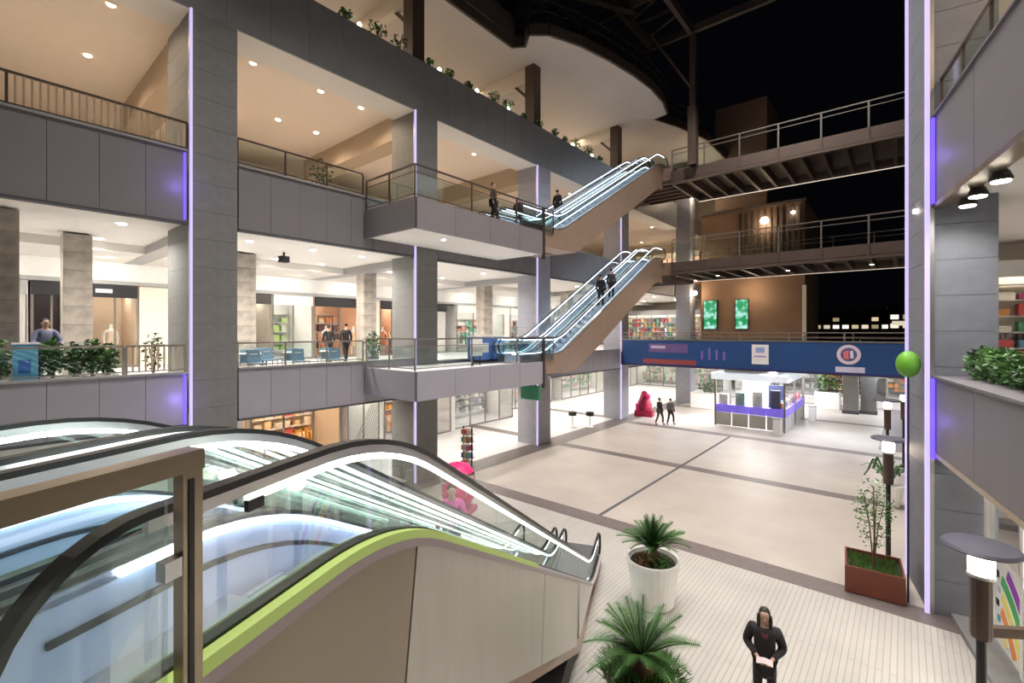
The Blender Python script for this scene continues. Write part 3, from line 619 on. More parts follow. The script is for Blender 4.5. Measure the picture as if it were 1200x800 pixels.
# ================================================================== PEOPLE
def bake(verts, edges, radii, name, m, sub=1, root=0):
    me = bpy.data.meshes.new(name); me.from_pydata(verts, edges, []); o = bpy.data.objects.new(name, me); C.objects.link(o)
    md = o.modifiers.new('s', 'SKIN'); md.use_smooth_shade = True
    for i, r in enumerate(radii):
        sv = me.skin_vertices[0].data[i]; sv.radius = r if isinstance(r, tuple) else (r, r)
        sv.use_root = (i == root)
    ss = o.modifiers.new('u', 'SUBSURF'); ss.levels = sub; ss.render_levels = sub
    dg = bpy.context.evaluated_depsgraph_get(); nm = bpy.data.meshes.new_from_object(o.evaluated_get(dg)); nm.name = name
    nm.materials.clear(); nm.materials.append(m); bpy.data.objects.remove(o); bpy.data.meshes.remove(me)
    for p in nm.polygons: p.use_smooth = True
    return nm
def person(label, loc, rotz, h=1.7, top=None, legs=None, hair=None, longhair=False, arms='down', step=0.12, coat=False, hands=False, group=None, held=None, skirt=False):
    """faces local -y"""
    t = thing('person', label, 'person', loc, rotz, group); k = h/1.72
    top = top or M['blackcloth']; legs = legs or M['blackcloth']; hair = hair or M['hair']
    H = lambda x, y, z: (x*k, y*k, z*k)
    a = step
    hip = {s: H(s*0.09, 0, 0.90) for s in (-1,1)}; kn = {s: H(s*0.10, s*a-0.05*abs(a)/0.12, 0.50) for s in (-1,1)}; an = {s: H(s*0.10, s*a*1.7+0.03, 0.09) for s in (-1,1)}; toe = {s: H(s*0.12, s*a*1.7-0.15, 0.035) for s in (-1,1)}
    sh = {s: H(s*0.175, 0, 1.40) for s in (-1,1)}
    if arms == 'down': el = {s: H(s*0.24, 0.03, 1.13) for s in (-1,1)}; wr = {s: H(s*0.26, -0.07, 0.88) for s in (-1,1)}
    elif arms == 'front': el = {s: H(s*0.27, 0.02, 1.14) for s in (-1,1)}; wr = {s: H(s*0.09, -0.27, 1.08) for s in (-1,1)}
    elif arms == 'rail': el = {s: H(s*0.26, -0.12, 1.15) for s in (-1,1)}; wr = {s: H(s*0.2, -0.36, 1.12) for s in (-1,1)}
    elif arms == 'one': el = {1: H(0.26,-0.02,1.14), -1: H(-0.24,0.03,1.13)}; wr = {1: H(0.18,-0.27,1.15), -1: H(-0.26,-0.07,0.88)}
    V = [H(0,0,0.93), H(0,0,1.08), H(0,-0.005,1.27), H(0,0.01,1.43), H(0,0,1.50), H(0,-0.015,1.565), H(0,-0.01,1.645), H(0,0,1.70)]
    R = [0.135,0.115,0.13,0.075,0.05,0.072,0.088,0.06]; Ed = [(0,1),(1,2),(2,3),(3,4),(4,5),(5,6),(6,7)]
    def add(v, r, par): V.append(v); R.append(r); Ed.append((par, len(V)-1)); return len(V)-1
    for s in (-1,1):
        i = add(sh[s], 0.058, 3); i = add(el[s], 0.042, i); i = add(wr[s], 0.028, i); w_ = Vector(wr[s]); d = (w_-Vector(el[s])).normalized()
        hd = add(tuple(w_+d*0.07*k), (0.036,0.018), i)
        i = add(hip[s], 0.085, 0); i = add(kn[s], 0.056, i); i = add(an[s], 0.036, i); add(toe[s], 0.03, i)
    R = [tuple(q*k for q in r) if isinstance(r, tuple) else r*k for r in R]
    bo = put('body', bake(V, Ed, R, 'body', M['skin'], 1), t)
    # fingers: own short chains rooted in the palm
    if hands:
        for s in (-1,1):
            w_ = Vector(wr[s]); d = (w_-Vector(el[s])).normalized(); sd = d.cross(Vector((0,0,1))).normalized(); base = w_+d*0.075*k
            for f in range(4):
                b0 = base+sd*(f-1.5)*0.018*k; L_ = (0.055,0.068,0.064,0.05)[f]*k
                put('finger', bake([tuple(b0-d*0.02), tuple(b0+d*L_*0.5), tuple(b0+d*L_*0.85+Vector((0,0,-0.02*k)))], [(0,1),(1,2)], [0.009,0.0085,0.007], 'finger', M['skin'], 1), bo)
            b0 = w_+d*0.03*k
            put('thumb', bake([tuple(b0), tuple(b0+sd*(-s)*0.035*k+d*0.03*k), tuple(b0+sd*(-s)*0.035*k+d*0.065*k)], [(0,1),(1,2)], [0.011,0.010,0.008], 'thumb', M['skin'], 1), bo)
    # clothes
    TV = [H(0,0,0.90 if not coat else 0.62), H(0,0,1.08), H(0,-0.005,1.28), H(0,0.012,1.42)]; TR = [0.165 if not coat else 0.21,0.135 if not coat else 0.165,0.15 if not coat else 0.175,0.095 if not coat else 0.11]; TE = [(0,1),(1,2),(2,3)]
    for s in (-1,1):
        TV.append(sh[s]); TR.append(0.075 if not coat else 0.095); TE.append((3,len(TV)-1)); TV.append(el[s]); TR.append(0.058 if not coat else 0.075); TE.append((len(TV)-2,len(TV)-1))
        q = Vector(el[s]).lerp(Vector(wr[s]), 0.88); TV.append(tuple(q)); TR.append(0.045); TE.append((len(TV)-2,len(TV)-1))
    put('coat' if coat else 'shirt', bake(TV, TE, [r*k for r in TR], 'shirt', top, 1), t)
    if skirt:
        MB().lathe([(0.13*k,1.02*k),(0.19*k,0.85*k),(0.24*k,0.62*k),(0.22*k,0.60*k),(0.0,0.62*k)], 0,0,16).build('skirt', legs, t, smooth=True)
    LV = [H(0,0,0.93)]; LR = [0.15]; LE = []
    for s in (-1,1):
        for q, r in ((hip[s],0.10),(kn[s],0.07),((an[s][0],an[s][1],an[s][2]+0.03*k),0.058)):
            LV.append(q); LR.append(r); LE.append((0 if q is hip[s] else len(LV)-2, len(LV)-1))
    put('trousers', bake(LV, LE, [r*k for r in LR], 'trousers', legs, 1), t)
    for s in (-1,1):
        put('shoe', bake([(an[s][0],an[s][1]+0.02*k,0.05*k),(toe[s][0],toe[s][1]+0.04*k,0.045*k),(toe[s][0],toe[s][1],0.035*k)], [(0,1),(1,2)], [0.048*k,0.045*k,0.032*k], 'shoe', M['black'], 1), t)
    # head: hair, face
    HV = [H(0,0.04,1.60), H(0,0.03,1.67), H(0,-0.01,1.735)]; HR = [0.085,0.104,0.062]
    if longhair: HV = [H(0,0.07,1.40), H(0,0.06,1.50)]+HV; HR = [0.06,0.085]+HR
    hr = put('hair', bake(HV, [(i,i+1) for i in range(len(HV)-1)], [r*k for r in HR], 'hair', hair, 1), t)
    if longhair:
        for s in (-1,1): put('hair_lock', bake([H(s*0.075,-0.02,1.66),H(s*0.088,-0.03,1.55),H(s*0.085,-0.06,1.42)], [(0,1),(1,2)], [0.03*k,0.032*k,0.02*k], 'hair_lock', hair, 1), hr)
    if h > 0.5:
        for s in (-1,1):
            MB().lathe([(0,-0.008),(0.010,0),(0,0.008)], 0,0,8).build('eye', M['eye'], bo, (s*0.032*k,-0.096*k,1.625*k))
            put('ear', MB().lathe([(0,-0.028),(0.013,0),(0,0.028)], 0,0,8).mesh('ear', M['skin'], True), bo, (s*0.085*k,0.0,1.61*k))
        MB().add([(0,-0.125*k,1.59*k),(-0.014*k,-0.095*k,1.585*k),(0.014*k,-0.095*k,1.585*k),(0,-0.095*k,1.635*k)], [(0,2,1),(0,1,3),(0,3,2)]).build('nose', M['skin'], bo)
        B('mouth', M['lip'], bo, -0.022*k, 0.022*k, -0.098*k, -0.085*k, 1.553*k, 1.563*k)
    return t
def cam_pt(px, py, z):              # ground position under a point of the picture, for a surface at height z
    d = (6.0-z)*545/(py-388.0); X = (px-600)/545*d
    return (X*math.cos(YAW)-d*math.sin(YAW), X*math.sin(YAW)+d*math.cos(YAW), z)
def face_cam(p): return math.atan2(p[0], -p[1])*1.0
wp = cam_pt(896, 838, 0)
person('person in a dark coat with long dark hair walking on the court, nearest the camera', wp, math.atan2(wp[0], wp[1])*-1, 1.66, solid(0.016,0.012,0.015,0.8), solid(0.02,0.018,0.02,0.8), None, True, 'front', 0.07, True, True)
ph = thing('leaflet', 'pale folded leaflet held in the hands of the walking person', 'paper', (wp[0], wp[1], 0), -math.atan2(wp[0], wp[1]))
MB().prism([(-0.11,0),(0.0,0.02),(0.11,0),(0.11,0.004),(0,0.024),(-0.11,0.004)], 0, 0.15, 'y').build('sheet', solid(0.62,0.5,0.5), ph, (0,-0.44,1.06))
sc_ = tag(put('scarf', bake([(0.08,-0.03,1.40),(0,-0.14,1.32),(-0.08,-0.03,1.40),(0,0.05,1.41)], [(0,1),(1,2),(2,3),(3,0)], [0.055]*4, 'scarf', solid(0.10,0.02,0.035,0.9), 1)), 'dark wine red scarf around the neck of the walking person', 'scarf'); sc_.location = (wp[0],wp[1],0); sc_.rotation_euler = (0,0,-math.atan2(wp[0], wp[1])); sc_.scale = (0.965,)*3
p = cam_pt(773, 497.5, 0); person('person in black standing near the pink machine, left of the pair on the court', p, 2.6, 1.72, solid(0.02,0.018,0.02), solid(0.08,0.07,0.07), arms='one')
p = cam_pt(786, 497.5, 0); person('person in a grey top standing on the court, right of the pair', p, 2.9, 1.68, solid(0.14,0.13,0.13), solid(0.03,0.03,0.035), None, False, 'down')
_s = 6.5; p = E(-3.0, _s, prof(BOT-_s, KB, KT, 0, F1, 0.03, 0.5)); person('person in a pink top set on the farther lane, standing in for a reflection in the escalator glass', p, 0.9, 1.45, solid(0.75,0.12,0.42), solid(0.10,0.12,0.13), None, False, 'down', 0.02)  # solid figure put here in place of a reflection in the glass
person('person in a lilac grey shirt leaning by the planters on the first floor, far left', (-16.3, 1.35, F1), PI/2+0.2, 1.75, solid(0.16,0.17,0.27), M['blackcloth'], solid(0.03,0.03,0.04), False, 'rail', 0.03)
person('person in black before the black-signed orange shop, left of the couple', (-20.5, 11.05, F1), -1.9, 1.72, M['blackcloth'], M['blackcloth'], arms='down')
person('person in black before the black-signed orange shop, right of the couple', (-20.2, 11.75, F1), -1.7, 1.80, M['blackcloth'], M['blackcloth'], arms='down')
person('dark figure standing behind the rail of the upper landing', (-12.8, 14.0, 10.32), 2.0, 1.72, solid(0.06,0.03,0.02), M['blackcloth'])
person('dark figure at the foot of the upper escalators', (-13.4, 16.3, 10.32), PI, 1.72, M['blackcloth'], M['blackcloth'])
def on_lane(cx, y, z0, z1, yb, yt): return (cx, y, prof(y, yb, yt, z0, z1, 0.0, 0.5)+0.03)
person('person in black riding the upper escalators halfway up', on_lane(-13.78,20.0,10.3,F3,17.7,28.9), PI, 1.72, M['blackcloth'], M['blackcloth'], step=0.02)
person('taller person in black riding the lower escalators', on_lane(-12.6,22.4,4.7,F2,17.7,28.3), PI, 1.8, M['blackcloth'], M['blackcloth'], step=0.02)
person('shorter person in a dark jacket riding the lower escalators ahead of the taller one', on_lane(-12.45,23.3,4.7,F2,17.7,28.3), PI, 1.7, solid(0.05,0.05,0.055), M['blackcloth'], step=0.02)
# ================================================================== PLANTS
def frond_mesh(L_, curl, name='frond'):
    m = MB(); n = 15; pts = []
    for i in range(n+1):
        t = i/n; pts.append(Vector((L_*(t*0.95), 0, L_*(0.75*t-curl*t*t))))
    m.strip(pts, 0.008, 0.008, Vector((0,1,0)))
    for i in range(2, n+1):
        for q in (0, 0.5):
            if i == n and q: continue
            p = pts[i] if not q else (pts[i]+pts[min(i+1,n)])/2; ll = L_*0.20*math.sin(PI*(0.12+0.82*i/n))+0.02
            for s in (-1,1):
                tip = p+Vector((ll*0.55, s*ll, ll*0.25)); m.add([p+Vector((-0.012,0,0.003)), p+Vector((0.013,0,0.003)), tip], [(0,1,2)])
    return m.mesh(name, M['frond'])
def cycad(label, potlabel, loc, potr, poth, potm, n, L_, lift, droop=0.0, grassy=False):
    p = thing('planter', potlabel, 'planter', loc)
    MB().lathe([(potr*0.72,0),(potr*0.8,0.04),(potr,poth-0.08),(potr*1.06,poth-0.08),(potr*1.06,poth),(potr*0.94,poth),(potr*0.9,poth-0.08),(0,poth-0.08)], 0,0,28).build('pot', potm, p, smooth=False)
    MB().lathe([(0,0),(potr*0.92,0),(potr*0.86,0.03),(0,0.05)], 0,0,20,poth-0.1).build('soil', M['soil'], p)
    t = thing('cycad', label, 'plant', (loc[0], loc[1], poth-0.05))
    MB().lathe([(0,0),(0.17,0.0),(0.2,0.12),(0.15,lift),(0.08,lift+0.05),(0,lift+0.06)], 0,0,12).build('trunk', M['trunk'], t, smooth=True)
    ms = [frond_mesh(L_, c) for c in (0.15,0.32,0.48,0.64)]
    for i in range(n):
        f = i/n; k = min(3, int(f*4)); o = put('frond', ms[k], t, (0,0,lift)); o.rotation_euler = (random.uniform(-.12,.12), random.uniform(-.1,.1)-(0.75*(1-f)**1.2)+droop, i*2.39996+random.uniform(-.1,.1)); s = random.uniform(.85,1.08)*(0.75+0.25*f); o.scale = (s,s,s)
    if grassy:
        g = MB()
        for i in range(1500):
            a = random.uniform(0,2*PI); r = potr*1.12*math.sqrt(random.random()); x, y = r*math.cos(a), r*math.sin(a); h_ = random.uniform(.10,.26); dx = x*0.5*random.random()+random.uniform(-.05,.05); dy = y*.5*random.random()+random.uniform(-.05,.05); q = random.uniform(0,PI); cx_, cy_ = 0.018*math.cos(q), 0.018*math.sin(q)
            g.add([(x-cx_,y-cy_,0),(x+cx_,y+cy_,0),(x+dx,y+dy,h_-0.1*r)], [(0,1,2)])
        g.build('ground_cover', M['grass'], t, (0,0,0.02), kind='stuff')
    return t
c1 = cam_pt(752, 832, 0); c2 = cam_pt(765, 706, 0)
cycad('large cycad palm with arching fronds and bushy ground cover in the nearest white pot', 'large round white planter nearest the camera under the big cycad', c1, 0.54, 0.60, M['pot'], 42, 0.98, 0.26, droop=0.05, grassy=True)
cycad('smaller upright cycad in the white pot beyond, with brown dry ground at its foot', 'tapered white planter standing beyond the nearest one', c2, 0.55, 1.0, M['pot'], 50, 0.86, 0.16, droop=-0.18)
def bush(name, label, cat, loc, rx, ry, rz, n, ms, lw=0.05, parent=None, stems=True, group=None, h0=0.0):
    t = thing(name, label, cat, loc, 0, group) if parent is None else parent
    for j, m_ in enumerate(ms):
        g = MB()
        for i in range(n//len(ms)):
            a = random.uniform(0,2*PI); u = random.uniform(-1,1); r = random.random()**0.4; q = math.sqrt(1-u*u)
            c = Vector((rx*r*q*math.cos(a), ry*r*q*math.sin(a), h0+rz*(1+r*u))); d1 = Vector((random.gauss(0,1),random.gauss(0,1),random.gauss(0,.6))).normalized(); d2 = d1.cross(Vector((random.gauss(0,1),random.gauss(0,1),random.gauss(0,1)))).normalized()
            g.add([c-d1*lw, c-d2*lw*.4, c+d1*lw, c+d2*lw*.4], [(0,1,2,3)])
        g.build('leaves', m_, t, kind='stuff')
    if stems:
        g = MB()
        for i in range(5):
            a = i*1.256; g.tube([(0,0,0),(rx*.2*math.cos(a),ry*.2*math.sin(a),h0+rz*.6),(rx*.5*math.cos(a),ry*.5*math.sin(a),h0+rz*1.4)], [0.014,0.01,0.006], 5)
        g.build('stems', M['trunk'], t)
    return t
for _i, _m in enumerate((M['leaf2'], mat('dry_brown_leaf', (0.22,0.12,0.06), 0.8, 0, 0.2))):
    bush('pot_undergrowth', ('green low undergrowth along the rim of the farther white pot','dry brown undergrowth at the foot of the smaller cycad')[_i], 'plant', (c2[0]+(0.22,-0.1)[_i], c2[1]-(0.12,0.22)[_i], 0.92), 0.26, 0.22, 0.10, 160, (_m,), 0.05, stems=False)
# rust red box planter with young tree by the right column
bx_ = cam_pt(990, 693, 0); ang2 = 0.08; Lb = 1.08
rp = thing('box_planter', 'rust red rectangular box planter with grass beside the right column', 'planter', bx_, ang2)
for (x0,x1,y0,y1) in ((0,Lb,0,0.04),(0,Lb,1.1,1.14),(0,0.04,0.04,1.1),(Lb-0.04,Lb,0.04,1.1)): B('side_board', M['rust'], rp, x0,x1,y0,y1,0.03,0.62)
B('soil', M['soil'], rp, 0.04, Lb-0.04, 0.04, 1.1, 0.03, 0.50)
g = MB()
for i in range(1200):
    x = random.uniform(.08,Lb-.08); y = random.uniform(.08,1.06); h_ = random.uniform(.06,.16); q = random.uniform(0,PI); g.add([(x-.012*math.cos(q),y-.012*math.sin(q),.50),(x+.012*math.cos(q),y+.012*math.sin(q),.50),(x+random.uniform(-.04,.04),y+random.uniform(-.04,.04),.50+h_)],[(0,1,2)])
g.build('grass', M['grass'], rp, kind='stuff')
tr = thing('young_tree', 'thin airy young tree growing in the rust red planter', 'plant', (bx_[0]+Lb*.5*math.cos(ang2)-.45*math.sin(ang2), bx_[1]+Lb*.5*math.sin(ang2)+.45*math.cos(ang2), 0.50))
MB().tube([(0,0,0),(0.02,0,.7),(0,0.02,1.9)], [.03,.022,.010], 7).build('trunk', M['trunk'], tr)
bush('', '', '', None, 0.42, 0.42, 0.85, 520, (M['frond'], M['leaf2']), 0.045, parent=tr, h0=0.45)
# hedge on the right ledge: a row of bushes
for i in range(9):
    q = rw(0.70, -0.75-i*0.75, 5.03)
    bush('hedge_bush', ('broad-leaved bush at the far end of the right hedge beside the column' if i == 0 else 'broad-leaved green hedge bush on the right parapet, %s along the row' % ('second','third','fourth','fifth','sixth','seventh','eighth','last and nearest')[i-1]), 'plant', q, 0.34, 0.5, 0.34, 520, (M['leaf'], M['leaf2']), 0.07, group='hedge on the right parapet')
# pots of leafy plants on the first floor, left
for i, (y, x, rz, n) in enumerate(((0.55,-15.5,0.48,300),(1.4,-15.4,0.5,300),(1.78,-15.5,0.44,300),(2.1,-15.4,0.48,300),(2.42,-15.5,0.42,260))):
    w_ = ('at the left frame edge','right of the blue sign box','in the middle of the row','thick and dark in the row','at the right end of the dense row')[i]
    p = thing('potted_plant', 'leafy potted plant behind the first-floor parapet '+w_, 'plant', (x,y,F1)); MB().lathe([(0.16,0),(0.22,0.36),(0.19,0.36),(0,0.33)],0,0,14).build('pot', M['pot'], p)
    bush('', '', '', None, 0.25, 0.21, rz, n, (M['leaf'], M['leaf2']), 0.08, parent=p, h0=0.33)
p = thing('potted_plant', 'slim small potted tree close to the nearest left column', 'plant', (-15.5,3.35,F1)); MB().lathe([(0.14,0),(0.18,0.3),(0.15,0.3),(0,0.28)],0,0,14).build('pot', M['joint'], p)
bush('', '', '', None, 0.25, 0.25, 0.5, 110, (M['leaf'],), 0.07, parent=p, h0=0.4)
p = thing('potted_plant', 'dark green conical plant on the first floor left of the second column', 'plant', (-16.8,11.0,F1)); MB().lathe([(0.18,0),(0.24,0.4),(0.2,0.4),(0,0.36)],0,0,14).build('pot', M['joint'], p)
bush('', '', '', None, 0.35, 0.35, 0.55, 300, (M['leaf'],), 0.08, parent=p, h0=0.35)
p = thing('potted_plant', 'tall thin indoor tree on the second floor behind the dark rail', 'plant', (-16.6,8.7,F2)); MB().lathe([(0.18,0),(0.24,0.4),(0.2,0.4),(0,0.36)],0,0,14).build('pot', M['joint'], p)
bush('', '', '', None, 0.45, 0.45, 0.8, 150, (M['leaf'],M['trunk']), 0.09, parent=p, h0=0.5)
# rim plants and small spotlights on the big beam
names = ['first','second','third','fourth','fifth','sixth','seventh','eighth','ninth','tenth','eleventh','twelfth','thirteenth','fourteenth','fifteenth','sixteenth']
for i in range(16):
    y = 7.2+i*1.28+random.uniform(-.25,.25); s = random.uniform(0.6,1.25)
    bush('rim_plant', 'small dark plant on the long beam, %s from the near end' % names[i], 'plant', (XF-0.15,y,16.88), 0.22*s, 0.34*s, 0.26*s, 70, (M['leaf'],M['leaf2']), 0.09, group='plants along the big beam')
for i, y in enumerate((9.2,12.95,15.2,17.4,23.2,25.4)):
    t = thing('rim_spotlight', 'small round spotlight among the beam plants, %s from the near end' % names[i], 'light', (XF-0.12,y,16.86), 0, 'spotlights along the big beam')
    MB().lathe([(0,0.05),(0.07,0.06),(0.08,0.14),(0.05,0.18),(0,0.19)],0,0,10).build('glass_globe', M['bulb'], t, smooth=True); B('bracket', M['dark'], t, -.02,.02,-.02,.02,0,0.07)
# ================================================================== LAMPS
ORD = ['first','second','third','fourth','fifth','sixth','seventh','eighth','ninth','tenth','eleventh','twelfth','thirteenth']
def downlights(z, spots, warm, power, lab):
    me = MB().lathe([(0,-0.02),(0.085,-0.02),(0.10,0.0),(0,0.0)],0,0,12).mesh('downlight', M['bulbw' if warm else 'bulb'])
    xs = sorted({q[0] for q in spots}, reverse=True); ys = sorted({q[1] for q in spots})
    for i, (x, y, vis) in enumerate(spots):
        rw_ = ('' if len(ys) == 1 else ('front row, ','back row, ','rearmost row, ')[xs.index(x)])
        ix = (len(xs)-1-xs.index(x)) if len(ys) == 1 else ys.index(y)
        if vis:
            o = put('downlight', me, None, (x,y,z)); tag(o, lab+', '+rw_+ORD[ix]+(' from the left' if len(ys) == 1 else ' from the near end'), 'light', lab.replace('round recessed ','').replace('downlight','downlights'))
        if power: lamp('SPOT', (x,y,z-0.05), power, WARM if warm else (COOL if 'bridge' in lab or 'hall' in lab else NEUT), 0.12, angle=2.75, blend=0.8, name='downlight_beam')
g2 = [(x, y, 1) for y in (-3.0,0.6,2.7,6.4,8.8,10.5,14.0,17.0,21.5,26.0,33.0,39.0,45.0) for x in (-16.9,-20.6)]
downlights(15.09, g2, True, 200, 'round recessed warm ceiling downlight, second floor')
g1 = [(x, y, 1) for y in (-3.0,0.3,2.9,6.2,8.4,10.4,14.0,17.5,22.0,26.5,33.0,39.0,44.0) for x in (-16.7,-19.9)]
downlights(8.99, g1, False, 430, 'round recessed white ceiling downlight, first floor')
g0 = [(x, y, 1) for y in (2,6,10,14,18,22,26,31,36,41,46) for x in (-17.2,-21.2)]
downlights(3.74, g0, False, 360, 'round recessed white ceiling downlight, ground floor')
downlights(9.6, [(x,31.7,1) for x in (-9.27,-5.3,-1.35)], True, 300, 'added round downlight under the middle bridge')  # fixtures and beams added beneath the bridges to brighten the far floor
downlights(3.75, [(x,31.7,1) for x in (-12.23,-9.76,-6.05,-3.58,-1.11)], False, 520, 'added round downlight under the lowest bridge')  # added as well, cool beams to whiten the floor by the kiosk
downlights(4.0, [(x,y,1) for x in (-11,-6,-1) for y in (42,48,54)], False, 700, 'round downlight of the far hall')
for _y in (0,3.5,7,10.5,14,18,23,28,33): lamp('SPOT', (-21.9,_y,8.62), 130, NEUT, 0.1, rot=(0,math.radians(50),0), angle=2.4, blend=0.9, name='back_wall_fill')  # spots without fixtures, added to brighten the upper back wall
# ceiling speaker on the first floor
t = thing('ceiling_speaker', 'small black box loudspeaker hung from the first-floor ceiling', 'speaker', (-18.0,7.9,8.99)); B('bracket', M['dark'], t, -.03,.03,-.03,.03,-.15,0); B('body', M['dark'], t, -.13,.13,-.16,.16,-.38,-.15)
# right hand side spotlights
for i, (px, py) in enumerate(((1173,212),(1146,230),(1134,241))):
    dd = (8.45-6.0)*545/(388-py); X = (px-600)/545*dd; x = X*math.cos(YAW)-dd*math.sin(YAW); y = X*math.sin(YAW)+dd*math.cos(YAW)
    t = thing('spotlight', 'hanging black spotlight with a white disc face under the right ceiling, '+('largest and nearest','middle one','smallest and farthest')[i], 'light', (x,y,8.45), RR)
    MB().lathe([(0,0),(0.13,0.0),(0.15,0.03),(0.10,0.16),(0.06,0.2),(0.05,0.26),(0,0.26)],0,0,18).build('housing', M['dark'], t)
    MB().lathe([(0,-0.02),(0.115,-0.02),(0.125,-0.001),(0,-0.001)],0,0,18).build('lens', M['bulb'], t); B('stem', M['dark'], t, -.02,.02,-.02,.02,.25,.36)
    lamp('SPOT', (x,y,8.40), 90, NEUT, 0.12, angle=2.6, blend=0.8, name='spotlight_beam')
for x, y in ((2.4,-2.0),(2.4,-6.0),(4.2,-4.0),(4.2,2.0)):
    q = rw(x,y,8.7); lamp('SPOT', q, 90, NEUT, 0.15, angle=2.7, name='downlight_beam'); q = rw(x,y,15.1); lamp('SPOT', q, 160, AMB, 0.15, angle=2.7, name='downlight_beam'); q = rw(x+.3,y,3.5); lamp('SPOT', q, 90, NEUT, 0.15, angle=2.7, name='downlight_beam')
# court lamps with a flat disc hat
def court_lamp(label, px, py, z=3.25, hr=0.46, arm=False):
    dd = (6-z)*545/(py-388.0); X = (px-600)/545*dd; x = X*math.cos(YAW)-dd*math.sin(YAW); y = X*math.sin(YAW)+dd*math.cos(YAW)
    t = thing('court_lamp', label, 'lamp', (x,y,0))
    MB().lathe([(0,z-0.03),(0.10,z-0.05),(hr,z-0.02),(hr+.01,z),(hr-.02,z+0.03),(0,z+0.07)],0,0,28).build('disc_hat', M['slate'], t)
    MB().lathe([(0,z-0.36),(0.11,z-0.34),(0.13,z-0.30),(0.13,z-0.12),(0.10,z-0.055),(0,z-0.055)],0,0,18).build('lamp_glass', M['bulbw'], t)
    MB().lathe([(0.11,z-0.37),(0.14,z-0.37),(0.14,z-0.33),(0.11,z-0.33)],0,0,18).build('ring', M['steel'], t)
    MB().lathe([(0.10,z-1.15),(0.11,z-1.1),(0.11,z-0.37),(0,z-0.37),(0,z-1.15)],0,0,12).build('sleeve', M['browncol'], t); MB().lathe([(0.16,0),(0.16,0.04),(0.055,0.08),(0.05,z-1.12),(0,z-1.12)],0,0,12).build('pole', M['dark'], t)
    if arm: o = B('arm', M['browncol'], t, 0.05, 0.9, -0.04, 0.04, z-1.12, z-1.0); o.rotation_euler = (0,0,0.6)
    lamp('POINT', (x,y,z-0.22), 45, WARM, 0.15, name='court_lamp_light'); return t
court_lamp('disc-hatted court lamp nearest the camera at the lower right, before the rainbow shop window', 1150, 641, hr=0.38, arm=True)
court_lamp('disc-hatted court lamp beside the spiky dark plant, second from the camera', 1041, 514, hr=0.36)
court_lamp('distant disc-hatted court lamp in the middle of the row', 1040, 469)
court_lamp('farthest disc-hatted court lamp beside the right column edge', 1059, 461)
t = thing('spiky_plant', 'dark spiky plant in a white round pot around the second court lamp', 'plant', cam_pt(1042,591,0))
MB().lathe([(0.3,0),(0.42,0.72),(0.37,0.72),(0,0.66)],0,0,18).build('pot', M['pot'], t)
for i in range(18):
    a = i*2.4; r = random.uniform(.45,.85); MB().strip([(0,0,.7),(r*.35*math.cos(a),r*.35*math.sin(a),1.1),(r*.75*math.cos(a),r*.75*math.sin(a),1.3+random.uniform(-.15,.2)),(r*math.cos(a),r*math.sin(a),1.25+random.uniform(-.3,.35))], .04, .006, Vector((-math.sin(a),math.cos(a),0))).build('leaf_blade', M['leaf'], t)
t = thing('green_globe', 'bright apple-green globe on a thin pole beside the right column', 'topiary', (rw(-0.28,0.3)))
MB().lathe([(0.22*math.sin(PI*i/14), 0.29-0.29*math.cos(PI*i/14)) for i in range(15)],0,0,20,4.98).build('globe', mat('apple_green', (0.12,0.36,0.025), 0.5, 0, 0.15, 3), t, smooth=True)
MB().tube([(0,0,0),(0,0,4.99)], .02, 8).build('pole', M['dark'], t)
# ================================================================== SHOPS
PAL = [(0.75,0.35,0.12),(0.7,0.12,0.12),(0.85,0.8,0.7),(0.12,0.12,0.14),(0.55,0.6,0.25),(0.2,0.4,0.55),(0.8,0.6,0.35),(0.8,0.75,0.78),(0.45,0.1,0.2),(0.15,0.4,0.25),(0.9,0.55,0.4),(0.35,0.22,0.14)]
def rackmesh(): pass
gm = []
for w_ in (0.30, 0.36):
    m = MB().prism([(-w_/2,0),(w_/2,0),(w_/2*.86,.55),(w_*.72,.48),(w_*.78,.60),(w_*.3,.80),(.05,.84),(-.05,.84),(-w_*.3,.80),(-w_*.78,.60),(-w_*.72,.48),(-w_/2*.86,.55)], -.03, .03, 'y'); gm.append(m)
def garment(m, par, loc, i=0):
    return put('garment', gm[i%2].mesh('garment', m), par, loc)
def goods_wall(par, L_, d, z0, n_rows, n_cols, seed, pal, wood):
    """shelves with folded goods and boxes; local x along the wall, y back"""
    rnd = random.Random(seed); hh = 0.5
    sh_ = []
    for r in range(n_rows+1): sh_.append(B('shelf', wood, par, 0, L_, d, d+0.35, z0+r*hh, z0+r*hh+0.03))
    for r in range(n_rows):
        for c in range(n_cols):
            w_ = L_/n_cols; x = c*w_+0.05; h_ = rnd.uniform(.18,.42); col = rnd.choice(pal)
            MB().box(x, x+w_*rnd.uniform(.5,.85), d+0.04, d+0.3, z0+r*hh+0.03, z0+r*hh+0.03+h_).box(x+.02, x+w_*.4, d+0.02, d+0.05, z0+r*hh+0.03, z0+r*hh+0.03+h_*.6).build('goods', solid(*col), sh_[r])
